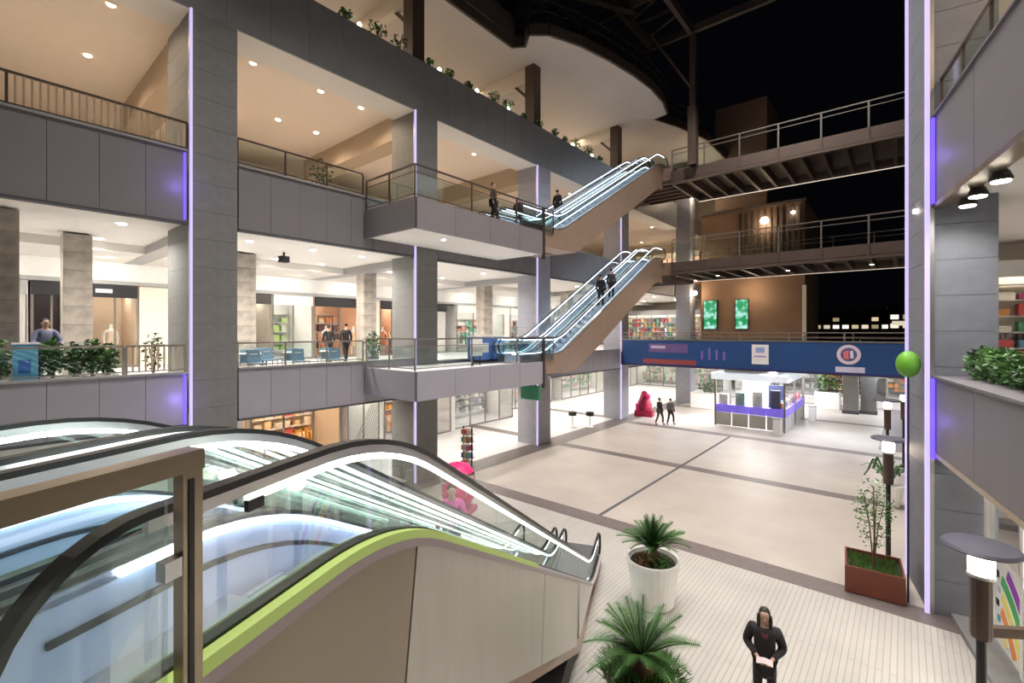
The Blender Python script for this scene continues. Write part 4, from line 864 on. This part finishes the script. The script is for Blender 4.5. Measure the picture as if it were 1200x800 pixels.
def shop(label, x, y, z, L_, H_, rot, sign, wall, pal, kind, seed, depth=2.6, frame=None, signh=0.5, door=True, wood=None):
    """front along local x (0..L_), interior toward +y"""
    t = thing('shop', label, 'shop', (x,y,z), rot); rnd = random.Random(seed); frame = frame or M['railm']; wood = wood or M['wall_w']
    B('floor_plate', M['floor_w'], t, 0, L_, 0, depth, 0, 0.02); B('back_wall', wall, t, 0, L_, depth, depth+0.08, 0, H_)
    B('side_wall', wall, t, -0.05, 0.05, 0, depth, 0, H_); B('side_wall', wall, t, L_-0.05, L_+0.05, 0, depth, 0, H_)
    B('ceiling_panel', M['wall_w'], t, 0, L_, 0, depth, H_-0.05, H_)
    for k in range(max(1,int(L_/1.6))): B('ceiling_light', M['panel'], t, 0.5+k*1.6, 1.3+k*1.6, depth*.35, depth*.65, H_-0.08, H_-0.052)
    B('sign_board', sign, t, 0, L_, -0.12, 0, H_-signh, H_)
    n = max(2, round(L_/1.5)); s = L_/n
    for k in range(n+1): B('mullion', frame, t, k*s-0.03, k*s+0.03, -0.05, 0.03, 0, H_-signh)
    B('threshold', frame, t, 0, L_, -0.05, 0.03, 0, 0.08)
    for k in range(n):
        if door and k == n//2: continue
        B('window_pane', M['shopglass'], t, k*s+0.04, (k+1)*s-0.04, -0.015, -0.005, 0.08, H_-signh-0.02)
    if kind in ('goods','both'): goods_wall(t, L_-0.2, depth-0.4, 0.4, int((H_-1.0)/0.5), max(3,int(L_/0.45)), seed, pal, wood)
    if kind in ('clothes','both'):
        for r in range(max(1,int(L_/1.7))):
            x0 = 0.3+r*1.7; rk = MB().tube([(x0,.9,0),(x0,.9,1.4),(x0+1.2,.9,1.4),(x0+1.2,.9,0)], .015, 6).build('rack_frame', M['steel'], t)
            for k in range(7): o = garment(solid(*rnd.choice(pal)), rk, (x0+.12+k*.16,.9,.53), k); o.rotation_euler = (0,0,1.2+rnd.uniform(-.2,.2))
    return t
def mannequin(label, loc, rotz, m, sz=1.75):
    t = thing('mannequin', label, 'mannequin', loc, rotz); k = sz/1.72
    V = [(0,0,.93),(0,0,1.1),(0,0,1.28),(0,0,1.43),(0,0,1.52),(0,0,1.62),(0,0,1.70)]; R = [.13,.10,.13,.06,.05,.08,.06]; Ed = [(i,i+1) for i in range(6)]
    for s in (-1,1):
        for pts, par in ((((s*.17,0,1.4),(s*.22,0,1.12),(s*.2,-.08,.86)),3),(((s*.09,0,.88),(s*.1,0,.5),(s*.1,.02,.06)),0)):
            q = par
            for p_, r in zip(pts, (.06,.045,.03) if par == 3 else (.085,.06,.04)): V.append(p_); R.append(r); Ed.append((q,len(V)-1)); q = len(V)-1
    put('figure', bake([tuple(c*k for c in v) for v in V], Ed, [r*k for r in R], 'figure', M['wall_w'], 1), t)
    MB().lathe([(.0,.55*k),(.2*k,.55*k),(.16*k,.95*k),(.13*k,1.1*k),(.16*k,1.3*k),(.07*k,1.45*k),(0,1.46*k)],0,0,14).build('dress', m, t, smooth=True)
    MB().lathe([(0,0),(.22,0),(.22,.03),(0,.03)],0,0,16).build('stand', M['steel'], t); return t
DB = solid(0.015,0.015,0.018); DW = M['wall_w']; RZ = PI/2   # local x -> +Y, local y -> -X : interior goes back from the front plane
ORG = [(0.85,0.40,0.18),(0.8,0.25,0.1),(0.9,0.7,0.5),(0.15,0.1,0.1),(0.85,0.6,0.35)]
GRN = [(0.45,0.6,0.2),(0.5,0.65,0.3),(0.8,0.8,0.7),(0.2,0.25,0.2)]
GRY = [(0.2,0.2,0.22),(0.5,0.5,0.5),(0.75,0.72,0.7),(0.3,0.32,0.4)]
RED = [(0.75,0.1,0.08),(0.85,0.4,0.1),(0.85,0.75,0.6),(0.12,0.1,0.1),(0.7,0.15,0.12)]
peach = mat('peach_shop_wall', (0.80,0.50,0.33), 0.7, 0, 0.08, 2)
# first floor, back row (front plane x=-24)
SH = [('grey-framed shop with a pale display at the far left of the first floor', -1.0, 2.5, GRY, M['greyp'], DW, 'goods'),
      ('shop with a dark doorway left of the marble column', 1.65, 1.0, GRY, DB, solid(0.10,0.08,0.08), 'clothes'),
      ('beige shop with a short black sign and a figure inside', 3.25, 1.4, [(0.7,0.55,0.4),(0.8,0.7,0.6)], DB, solid(0.62,0.50,0.38), 'none'),
      ('shop with a dark grid of shelves right of the nearest column', 8.45, 1.45, [(0.1,0.09,0.08),(0.5,0.4,0.3),(0.8,0.7,0.5)], solid(0.05,0.045,0.04), solid(0.5,0.45,0.38), 'goods'),
      ('bright shop with a green display in the middle of the first floor', 10.0, 2.0, GRN, DW, DW, 'goods'),
      ('orange-lit clothes shop with a long black sign', 12.15, 2.9, ORG, DB, peach, 'both'),
      ('narrow orange-lit shop with a black sign left of the second column', 16.2, 1.6, ORG, DB, peach, 'both'),
      ('bright shop seen just right of the second column', 18.4, 3.0, GRY, DB, DW, 'clothes'),
      ('white shop with pink and green displays behind the lower landing', 22.4, 5.0, [(0.2,0.6,0.4),(0.85,0.8,0.8),(0.8,0.4,0.35),(0.3,0.6,0.5)], DW, DW, 'both'),
      ('bright first-floor shop beyond the lower escalators', 28.2, 5.0, PAL, DW, DW, 'both'),
      ('far first-floor shop seen above the left end of the blue banner', 34.2, 6.5, PAL, M['greyp'], DW, 'goods')]
for i, (lb, y, L_, pal, sg, wl, kd) in enumerate(SH):
    shop(lb, -24.0, y, F1, L_, 3.28, RZ, sg, wl, pal, kd, i+3)
B('sign_lettering', M['white'], [o for o in C.objects if o.get('label','').startswith('beige shop')][0], 0.1, 0.6, -0.14, -0.12, 2.95, 3.1)
struct(B('wall_left', M['wall_c'], None, -24.1,-24.0, 4.72, 8.38, F1, 8.0)); struct(B('wall_left', M['wall_c'], None, -24.1,-24.0, 15.1, 16.15, F1, 8.0)); struct(B('wall_left', M['wall_c'], None, -24.1,-24.0, 2.68, 3.2, F1, 8.0)); struct(B('wall_left', M['wall_w'], None, -24.1,-24.0, -8, -1.1, F1, 8.0)); struct(B('wall_left', M['wall_w'], None, -24.1,-24.0, 27.5, 28.1, F1, 8.0))
mannequin('pale mannequin inside the beige shop window', (-24.8,3.95,F1+0.02), RZ*1.0, solid(0.75,0.6,0.45))
mannequin('mannequin in an orange dress in the long black-signed shop, left one', (-24.8,13.2,F1+0.02), RZ, solid(0.8,0.3,0.1)); mannequin('mannequin in a beige dress in the long black-signed shop, right one', (-24.8,14.9,F1+0.02), RZ, solid(0.8,0.55,0.35)); mannequin('mannequin in a red coat in the narrow orange-lit shop', (-24.8,16.9,F1+0.02), RZ, solid(0.6,0.2,0.08))
shop('far first-floor shop facing the camera at the end of the left storey', -23.2, 45.9, F1, 8.2, 3.6, 0, M['greyp'], DW, PAL, 'goods', 77, depth=1.9)
shop('warm shop facing the camera at the far end of the second floor', -23.2, 45.9, F2, 8.2, 3.4, 0, M['wall_c'], peach, ORG, 'goods', 78, depth=1.9)
# second floor back row: warm and plain
SH2 = [('warm-lit shop at the back of the second floor seen over the dark rail', 7.5, 4.5, ORG), ('warm-lit shop at the back of the second floor behind the upper landing', 13.5, 5.5, ORG), ('warm-lit second-floor shop beyond the third column', 21.0, 7.0, PAL)]
for i, (lb, y, L_, pal) in enumerate(SH2): shop(lb, -24.3, y, F2, L_, 3.0, RZ, M['wall_c'], peach, pal, 'goods', i+30)
# ground floor back row (front plane x=-21.5)
SG = [('orange clothes shop on the ground floor seen under the first-floor parapet', -20.3, 7.6, 3.9, [(0.9,0.42,0.08),(0.9,0.6,0.3),(0.75,0.12,0.1),(0.85,0.7,0.5)], solid(0.85,0.62,0.4), 'both'),
      ('white lattice-fronted shop on the ground floor', -20.3, 11.9, 1.7, [(0.8,0.8,0.8)], DW, 'none'),
      ('ground-floor shop crowded with red and dark goods right of the second column', -20.8, 14.3, 4.6, RED, DW, 'both'),
      ('grey-fronted shop on the ground floor behind the lower landing', -21.0, 19.4, 5.5, GRY, DW, 'goods'),
      ('bright white ground-floor shop behind the third column', -23.0, 26.0, 6.5, [(0.85,0.7,0.65),(0.8,0.5,0.4),(0.8,0.8,0.8)], DW, 'goods'),
      ('long white shop on the ground floor beyond the fourth column', -23.0, 34.0, 9.0, [(0.8,0.82,0.75),(0.75,0.5,0.5),(0.3,0.5,0.35)], DW, 'goods'),
      ('far white ground-floor shop left of the glass kiosk', -23.0, 44.3, 4.6, [(0.7,0.7,0.72),(0.3,0.3,0.3)], DW, 'goods')]
for i, (lb, x, y, L_, pal, wl, kd) in enumerate(SG):
    t = shop(lb, x, y, 0, L_, 3.3, RZ, DW if i != 9 else DW, wl, pal, kd, i+60, signh=0.35)
    if i == 1:
        for k in range(12):
            MB().strip([(0.05+k*.14,-.06,.1),(0.05+min(k*.14+1.2,1.6),-.06,.1+min(1.2,1.6-k*.14)*1.9)], .012,.012,Vector((0,1,0))).build('lattice_bar', M['greyp'], t)
for a,b_ in ((-8,7.5),(13.7,14.2),(19.0,19.3)): struct(B('wall_left', M['wall_w'], None, -20.9,-20.8, a, b_, 0, 3.75))
shop('white shop with a green sign beneath the left end of the blue banner', -23.2, 49.5, 0, 9.2, 3.4, 0, solid(0.35,0.55,0.42), DW, [(0.85,0.85,0.8),(0.8,0.6,0.6),(0.8,0.8,0.75),(0.3,0.5,0.35)], 'both', 99, signh=0.45)
# far wall shops of the ground floor
for i, (x, L_, pal, lb) in enumerate(((-13.5,7.5,GRY,'white-lit shop at the far end of the court behind the kiosk'),(-5.5,3.4,PAL,'dark brown-fronted shop at the far end of the court'),(-1.2,6.0,[(0.8,0.4,0.15),(0.7,0.7,0.7),(0.3,0.3,0.3),(0.75,0.2,0.1)],'bright far shop at the right end of the court'))):
    shop(lb, x, 52, 0, L_, 3.4, 0, DW if i != 1 else solid(0.15,0.08,0.05), DW if i != 1 else solid(0.2,0.1,0.06), pal, 'goods', i+90, signh=0.6)
for i, (x,y) in enumerate(((-3.0,42.0),(-2.0,42.6))):
    t = thing('square_column', 'dark grey square column at the far end under the banner emblem, '+('left','right')[i], 'column', (x,y,0)); B('core', M['stone'], t, -.45,.45,-.4,.4,0,4.0); B('base', M['joint'], t, -.5,.5,-.45,.45,0,.25); B('capital', M['stone2'], t, -.5,.5,-.45,.45,3.7,4.0)
# first floor court-side furniture: café tables and chairs behind the glass rail
def cafe_chair(m):
    t = thing('cafe_chair', '', 'chair'); B('seat', m, t, -.21,.21,-.21,.21,.43,.47); MB().strip([(0,.2,.47),(0,.24,.66),(0,.26,.86)], .2,.015,Vector((1,0,0))).build('backrest', m, t)
    for s in (-1,1):
        for q in (-1,1): MB().tube([(s*.18,q*.18,.44),(s*.2,q*.21,0)], .012, 6).build('leg', M['dark'], t)
    return t
ch0 = cafe_chair(solid(0.18,0.27,0.36)); used = [0]
def place_chair(x,y,rz,lab,z=F1):
    o = ch0 if not used[0] else dup(ch0); used[0] += 1
    o.location = (x,y,z); o.rotation_euler = (0,0,rz); o['label'] = lab; o['group'] = 'blue-grey café chairs on the first floor'
def cafe_table(x,y,lab,z=F1):
    t = thing('cafe_table', lab, 'table', (x,y,z)); MB().lathe([(0,.72),(.34,.72),(.34,.75),(0,.75)],0,0,20).build('tabletop', M['wall_w'], t); MB().tube([(0,0,.02),(0,0,.72)], .03, 8).build('stem', M['dark'], t); MB().lathe([(0,0),(.22,0),(.22,.02),(0,.03)],0,0,16).build('foot', M['dark'], t)
for i, (x,y) in enumerate(((-15.9,5.9),(-15.9,7.3),(-15.9,8.6),(-17.4,6.9))):
    w_ = ('nearest the widest column','second along the glass rail','third along the glass rail','set back from the rail')[i]
    cafe_table(x,y,'small round café table on the first floor, '+w_)
    for k, a in enumerate((0.4,PI+0.2)): place_chair(x+.55*math.sin(a+1.2), y-.55*math.cos(a+1.2), a+1.2+PI+PI, 'blue-grey café chair %s the table %s' % (('on the near side of','on the far side of')[k], w_))
# blue sign box among the plants, glass stall with bar, white sign boards on the landing
t = thing('sign_box', 'light blue sign box standing between the potted plants at the far left', 'sign', (-15.35,0.95,F1)); B('box', mat('sky_blue_panel', (0.12,0.42,0.65), 0.5, 0, 0.15, 2), t, -.1,.1,-.2,.2,.1,1.15); B('plinth', M['white'], t, -.12,.12,-.22,.22,0,.1); B('top_cap', M['white'], t, -.12,.12,-.22,.22,1.15,1.19); B('print', solid(0.03,0.15,0.5), t, .1,.105,-.12,.08,.5,.8)
t = thing('glass_stall', 'pale-framed glass stall with a white bar at the left edge of the first floor', 'kiosk', (-17.6,-2.9,F1))
for x in (0,1.2):
    for y in (0,1.2,2.5): B('post', M['white'], t, x-.03,x+.03,y-.03,y+.03,0,2.35)
B('white_bar', M['wall_w'], t, -.05,1.25,-.05,2.55,2.3,2.42); B('counter', M['wall_w'], t, .05,1.15,.05,2.45,0,.95)
for y in (0.1,1.3): B('glass_pane', M['shopglass'], t, 1.19,1.2,y,y+1.1,1.0,2.3)
for k in range(5): B('goods', solid(*PAL[k]), t, .3,.7,.2+k*.45,.45+k*.45,.95,1.25)
t = thing('notice_board', 'white notice board on the lower landing by the glass rail', 'sign', (-12.2,12.4,4.72)); B('board', M['white'], t, -.02,.02,-.3,.3,.35,1.0); B('leg', M['dark'], t, -.02,.02,-.2,-.17,0,.35); B('leg', M['dark'], t, -.02,.02,.17,.2,0,.35)
for i, (y, m_) in enumerate(((14.3,solid(0.10,0.22,0.60)),(15.2,solid(0.12,0.3,0.7)))):
    t = thing('blue_machine', 'blue and white machine on the lower landing, '+('left','right')[i], 'machine', (-13.9,y,4.7)); B('body', m_, t, -.35,.35,-.35,.35,.1,1.05); B('white_panel', M['white'], t, .35,.36,-.2,.2,.4,.8); B('top', M['white'], t, -.37,.37,-.37,.37,1.05,1.12); B('base', M['dark'], t, -.32,.32,-.32,.32,0,.1)
# pink thing by the second column on the court, merchandise totems
q = cam_pt(537, 600, 0)
t = thing('pink_ride', 'bright pink rounded children\'s ride on the court beyond the escalator', 'ride', q, 0.4); t.scale = (1.12,)*3; PK = mat('hot_pink', (0.80,0.03,0.20), 0.35, 0, 0.15, 4)
MB().lathe([(0,.35),(.42,.35),(.5,.55),(.46,.8),(.3,.95),(0,.98)],0,0,20).build('body', PK, t, smooth=True); MB().lathe([(0,1.5),(.30,1.42),(.46,1.22),(.42,1.2),(0,1.36)],0,0,20).build('roof', PK, t); B('base', solid(0.5,0.1,0.2), t, -.45,.45,-.4,.4,0,.15); MB().lathe([(.12,.15),(.1,.36),(0,.36)],0,0,10).build('neck', M['dark'], t)
for s in (-1,1):
    for r in (-1,1): MB().tube([(s*.38,r*.3,.6),(s*.4,r*.32,1.3)], .02, 6).build('pole', M['steel'], t)
q = cam_pt(755, 487, 0)
t = thing('pink_ride', 'dark red and pink machine on the court left of the standing pair', 'ride', q, 0.2); PR = mat('crimson', (0.45,0.02,0.07), 0.4, 0, 0.2, 4)
B('base', PR, t, -.6,.6,-.4,.4,0,.4); MB().lathe([(0,.4),(.5,.4),(.55,.8),(.35,1.2),(.2,1.7),(0,1.8)],0,0,16).build('body', PR, t, smooth=True); B('seat', PK, t, -.5,.1,-.42,-.2,.4,.9); MB().lathe([(0,0),(.16,.1),(.18,.25),(.1,.38),(0,.4)],.3,-.2,12,1.2).build('head', PK, t, smooth=True)
q = cam_pt(685, 503, 0)
for i in range(2):
    t = thing('stroller_stand', 'small white stand with a dark round top behind the third column, '+('left','right')[i], 'stand', (q[0]-1.0+i*.9, q[1]+.2+i*.6, 0)); MB().lathe([(.25,0),(.25,.04),(.04,.06),(.04,.7),(0,.7)],0,0,12).build('leg', M['white'], t); MB().lathe([(0,.7),(.25,.72),(.25,.95),(0,1.0)],0,0,12).build('top', M['dark'], t)
t = thing('display_totem', 'narrow display totem with colourful goods right of the second column foot', 'display', (-14.2,13.9,0))
B('frame', M['railm'], t, -.25,.25,-.2,.2,0,.08)
for k in range(5):
    B('shelf', M['wall_w'], t, -.25,.25,-.2,.2,.3+k*.33,.32+k*.33)
    for r in range(3): B('goods', solid(*PAL[(k*3+r)%12]), t, -.2+r*.15,-.08+r*.15,-.19,.1,.32+k*.33,.52+k*.33)
for s in (-1,1): B('upright', M['dark'], t, s*.25-.02,s*.25+.02,-.02,.02,0,1.95)
q = (-12.4,19.3)
t = thing('green_sign', 'small dark green sign hung under the landing by the third column', 'sign', (-12.45,16.0,3.03)); B('board', solid(0.05,0.28,0.16), t, -.5,.5,-.05,.05,0,.62); B('hanger', M['dark'], t, -.3,-.27,-.02,.02,.62,.72); B('hanger', M['dark'], t, .27,.3,-.02,.02,.62,.72)
# kiosk
kx0,kx1,ky0,ky1 = -9.3,-5.4,31.3,38.0
k = thing('kiosk', 'glass kiosk with a white roof and violet lit counters on the court', 'kiosk', (0,0,0)); VI = mat('violet_counter', (0.22,0.16,0.75), 0.4, 0, 0.2, 2, emit=(0.25,0.18,1.0), es=0.25)
B('roof', mat('self_glowing_white_roof', (0.85,0.87,0.9), 0.5, 0, 0, emit=(0.85,0.93,1.0), es=0.45), k, kx0-.2,kx1+.2,ky0-.2,ky1+.2,2.95,3.35); B('roof_light', M['panel'], k, kx0+.3,kx1-.3,ky0+.3,ky1-.3,2.93,2.949); B('roof_top', M['steel'], k, kx0+.4,kx1-.4,ky0+.4,ky1-.4,3.35,3.5)  # roof box given its own glow in place of light on its sides
for i in range(4):
    s = (kx1-kx0)/4; B('base_panel', solid(0.6,0.62,0.55), k, kx0+i*s+.03,kx0+(i+1)*s-.03,ky0,ky0+.08,0.06,.85); B('violet_case', VI, k, kx0+i*s+.02,kx0+(i+1)*s-.02,ky0-.03,ky0+.5,.88,1.35); B('glass_pane', M['shopglass'], k, kx0+i*s+.03,kx0+(i+1)*s-.03,ky0+.02,ky0+.04,1.38,2.9)
    B('display', (M['wall_w'], solid(0.3,0.45,0.4), M['white'], solid(0.1,0.1,0.2))[i], k, kx0+i*s+.2,kx0+(i+1)*s-.25,ky0+.1,ky0+.35,1.36,2.0+.15*i)
for i in range(6):
    s = (ky1-ky0)/6; B('base_panel', solid(0.6,0.6,0.58), k, kx1-.08,kx1,ky0+i*s+.03,ky0+(i+1)*s-.03,0.06,.85); B('violet_case', VI, k, kx1-.5,kx1+.03,ky0+i*s+.02,ky0+(i+1)*s-.02,.88,1.35); B('glass_pane', M['shopglass'], k, kx1-.04,kx1-.02,ky0+i*s+.03,ky0+(i+1)*s-.03,1.38,2.9)
    B('goods', solid(*PAL[(i*5)%12]), k, kx1-.45,kx1-.15,ky0+i*s+.2,ky0+i*s+.7,1.36,1.7)
for x in (kx0,kx1):
    for y in (ky0,(ky0+ky1)/2,ky1): B('post', M['railm'], k, x-.05,x+.05,y-.05,y+.05,0,2.95)
B('inner_screen', solid(0.03,0.04,0.12), k, -6.6,-5.7,33.0,33.1,1.0,2.6); B('inner_wall', M['wall_w'], k, -8.4,-6.8,34.2,34.4,0,2.7)
lamp('POINT', (-7.3,33,2.6), 80, COOL, 0.4, name='kiosk_light'); lamp('POINT', (-7.3,36.3,2.6), 80, COOL, 0.4, name='kiosk_light')
for i, (px,py) in enumerate(((911,510),(952,493))):
    q = cam_pt(px,py,0); t = thing('white_bin', 'small white post-like bin at the kiosk, '+('by its near corner','at its right end')[i], 'bin', q); B('body', M['white'], t, -.2,.2,-.2,.2,0,.95); B('lid', M['greyp'], t, -.22,.22,-.22,.22,.95,1.0)
q = cam_pt(970, 478, 0); t = thing('square_planter', 'white square planter with a tree at the far end beside the dark columns', 'planter', q); B('box', M['pot'], t, -.8,.8,-.6,.6,0,1.3); B('soil', M['soil'], t, -.7,.7,-.5,.5,1.3,1.32); bush('', '', '', None, 1.0,.8,.8,260,(M['leaf'],M['grass']),.14,parent=t,h0=1.2)
q = cam_pt(825, 480, 0); t = thing('square_planter', 'white box planter left of the kiosk', 'planter', (q[0],q[1]+1,0)); B('box', M['pot'], t, -1.2,1.2,-.5,.5,0,1.2); bush('', '', '', None, .8,.5,.4,160,(M['leaf'],),.12,parent=t,h0=1.2)
# right ground-floor shop with the rainbow print
t = thing('shop', 'right-hand ground-floor shop window with a rainbow print beyond the near court lamp', 'shop', RO, RR)
B('stone_plinth', M['stone'], t, 0.35,0.9,-13,-0.02,0,0.12); B('back_wall', M['wall_w'], t, 3.4,3.5,-13,0,0,3.5)
for kk in range(8):
    y = -0.35-kk*1.6; B('mullion', M['wall_w'], t, 0.78,0.9,y-.06,y+.06,0.12,3.5)
    if kk < 7: B('window_pane', M['shopglass'], t, 0.84,0.85,y-1.54,y-.06,0.12,3.4)
B('transom', M['wall_w'], t, 0.78,0.9,-13,-0.3,3.3,3.5); B('lit_board', mat('pale_lilac_display', (0.75,0.7,0.85), 0.5, 0, 0.1), t, 1.2,1.25,-2.2,-0.5,1.4,3.3); B('ceiling_light', M['panel'], t, 1.4,2.6,-6.2,-0.8,3.46,3.49)
rb = [(0.30,0.05,0.45),(0.08,0.45,0.15),(0.85,0.78,0.2),(0.85,0.3,0.08),(0.9,0.8,0.35),(0.75,0.06,0.04)]
B('white_print', M['white'], t, 0.822,0.832,-3.4,-0.72,0.15,1.72)
for i, c in enumerate(rb):
    m = MB(); R0 = 2.35-i*.27; n = 40; yc, zc = -0.30, -0.45
    for j in range(n):
        a0 = 0.15+1.4*j/n; a1 = 0.15+1.4*(j+1)/n
        P_ = [(yc-R_*math.cos(a_), zc+R_*math.sin(a_)) for R_, a_ in ((R0,a0),(R0,a1),(R0-.19,a1),(R0-.19,a0))]
        if min(p_[1] for p_ in P_) < .17 or max(p_[1] for p_ in P_) > 1.7 or max(p_[0] for p_ in P_) > -0.95: continue
        m.prism(P_, 0.814, 0.822, 'x')
    m.build('rainbow_band', solid(*c), t)
for j in range(5): B('print_figure', (M['dark'], solid(.1,.4,.5), M['dark'], solid(.5,.6,.6), M['dark'])[j], t, .812,.822,-.90-(j%2)*.06,-.78-(j%2)*.06,.3+j*.27,.42+j*.27)
# right first floor: things behind the hedge
shop('bright shop at the back of the right-hand first floor', *tuple(rw(1.3,6.8,F1)), 4.4, 3.6, RR, M['wall_w'], M['wall_c'], PAL, 'both', 201, depth=0.9)
t = thing('dark_stand', 'dark cabinet behind the hedge at the right frame edge', 'cabinet', rw(1.55,-0.2,F1), RR); B('body', M['stone'], t, 0,.8,0,.5,0,2.1); B('door', solid(0.04,0.06,0.1), t, .05,.75,-.02,0,.1,2.0); MB().lathe([(0,0),(.05,.02),(.05,.1),(0,.12)],.1,.1,10,2.1).build('lamp', M['bulbw'], t)
# people-less night city beyond
rnd = random.Random(5)
for i, (x, y, w_, h_) in enumerate(((12,85,14,11.5),(-2,95,12,10.0),(28,100,16,14.5),(-14,110,14,9.5),(52,112,10,10.5))):
    t = thing('city_building', 'distant city building at night, lit windows, '+('wide, above the banner centre','left of the wide one','tallest, toward the right column','leftmost and dim','mostly behind the right column')[i], 'building', (x,y,0))
    B('walls', M['roofsteel'], t, 0,w_,0,8,0,h_); B('roof_edge', M['dark'], t, -.2,w_+.2,-.2,8,h_,h_+.4)
    wm = [MB().box(0,1.0,-.05,0,0,.7).mesh('window', mat('city_window_%d' % k_, (.8,.7,.5), .5, 0, 0, emit=c_, es=e_)) for k_, (c_, e_) in enumerate((((1,.8,.5),.5),((1,.95,.85),.9),((.9,.75,.4),.25)))]
    for r in range(5):
        for c in range(int(w_/1.5)):
            if rnd.random() < .5: put('window', wm[rnd.randrange(3)], t, (.3+c*1.5, -.01, 7.9+r*1.5 if h_>8.9+r*1.5 else 6.5))
    if i < 3: B('lit_shopfront', mat('city_front', (.8,.7,.5), .5, 0, 0, emit=(1,.88,.65), es=.5), t, .5, w_-.5, -.1, 0, 6.9, 7.6)
t = thing('city_mast', 'thin distant lattice mast standing among the city lights', 'mast', (6,80,0)); MB().tube([(0,0,0),(0,0,16)], .12, 6).build('pole', M['bridge'], t); MB().lathe([(0,0),(.3,.1),(.3,.5),(0,.6)],0,0,8,14).build('lamp', M['bulb'], t)
struct(B('ground', M['dark'], None, -80, 120, 62, 200, -0.6, -0.1))
# level three back wall
struct(B('wall_left', M['canopy'], None, -27, -26.9, -8, 48, 16.5, 20.3))
lamp('AREA', (-20.5, 8, 20.1), 420, WARM, 3, 24, name='third_floor_ceiling_light'); lamp('AREA', (-19.5, 30, 20.1), 320, WARM, 3, 12, name='third_floor_ceiling_light')
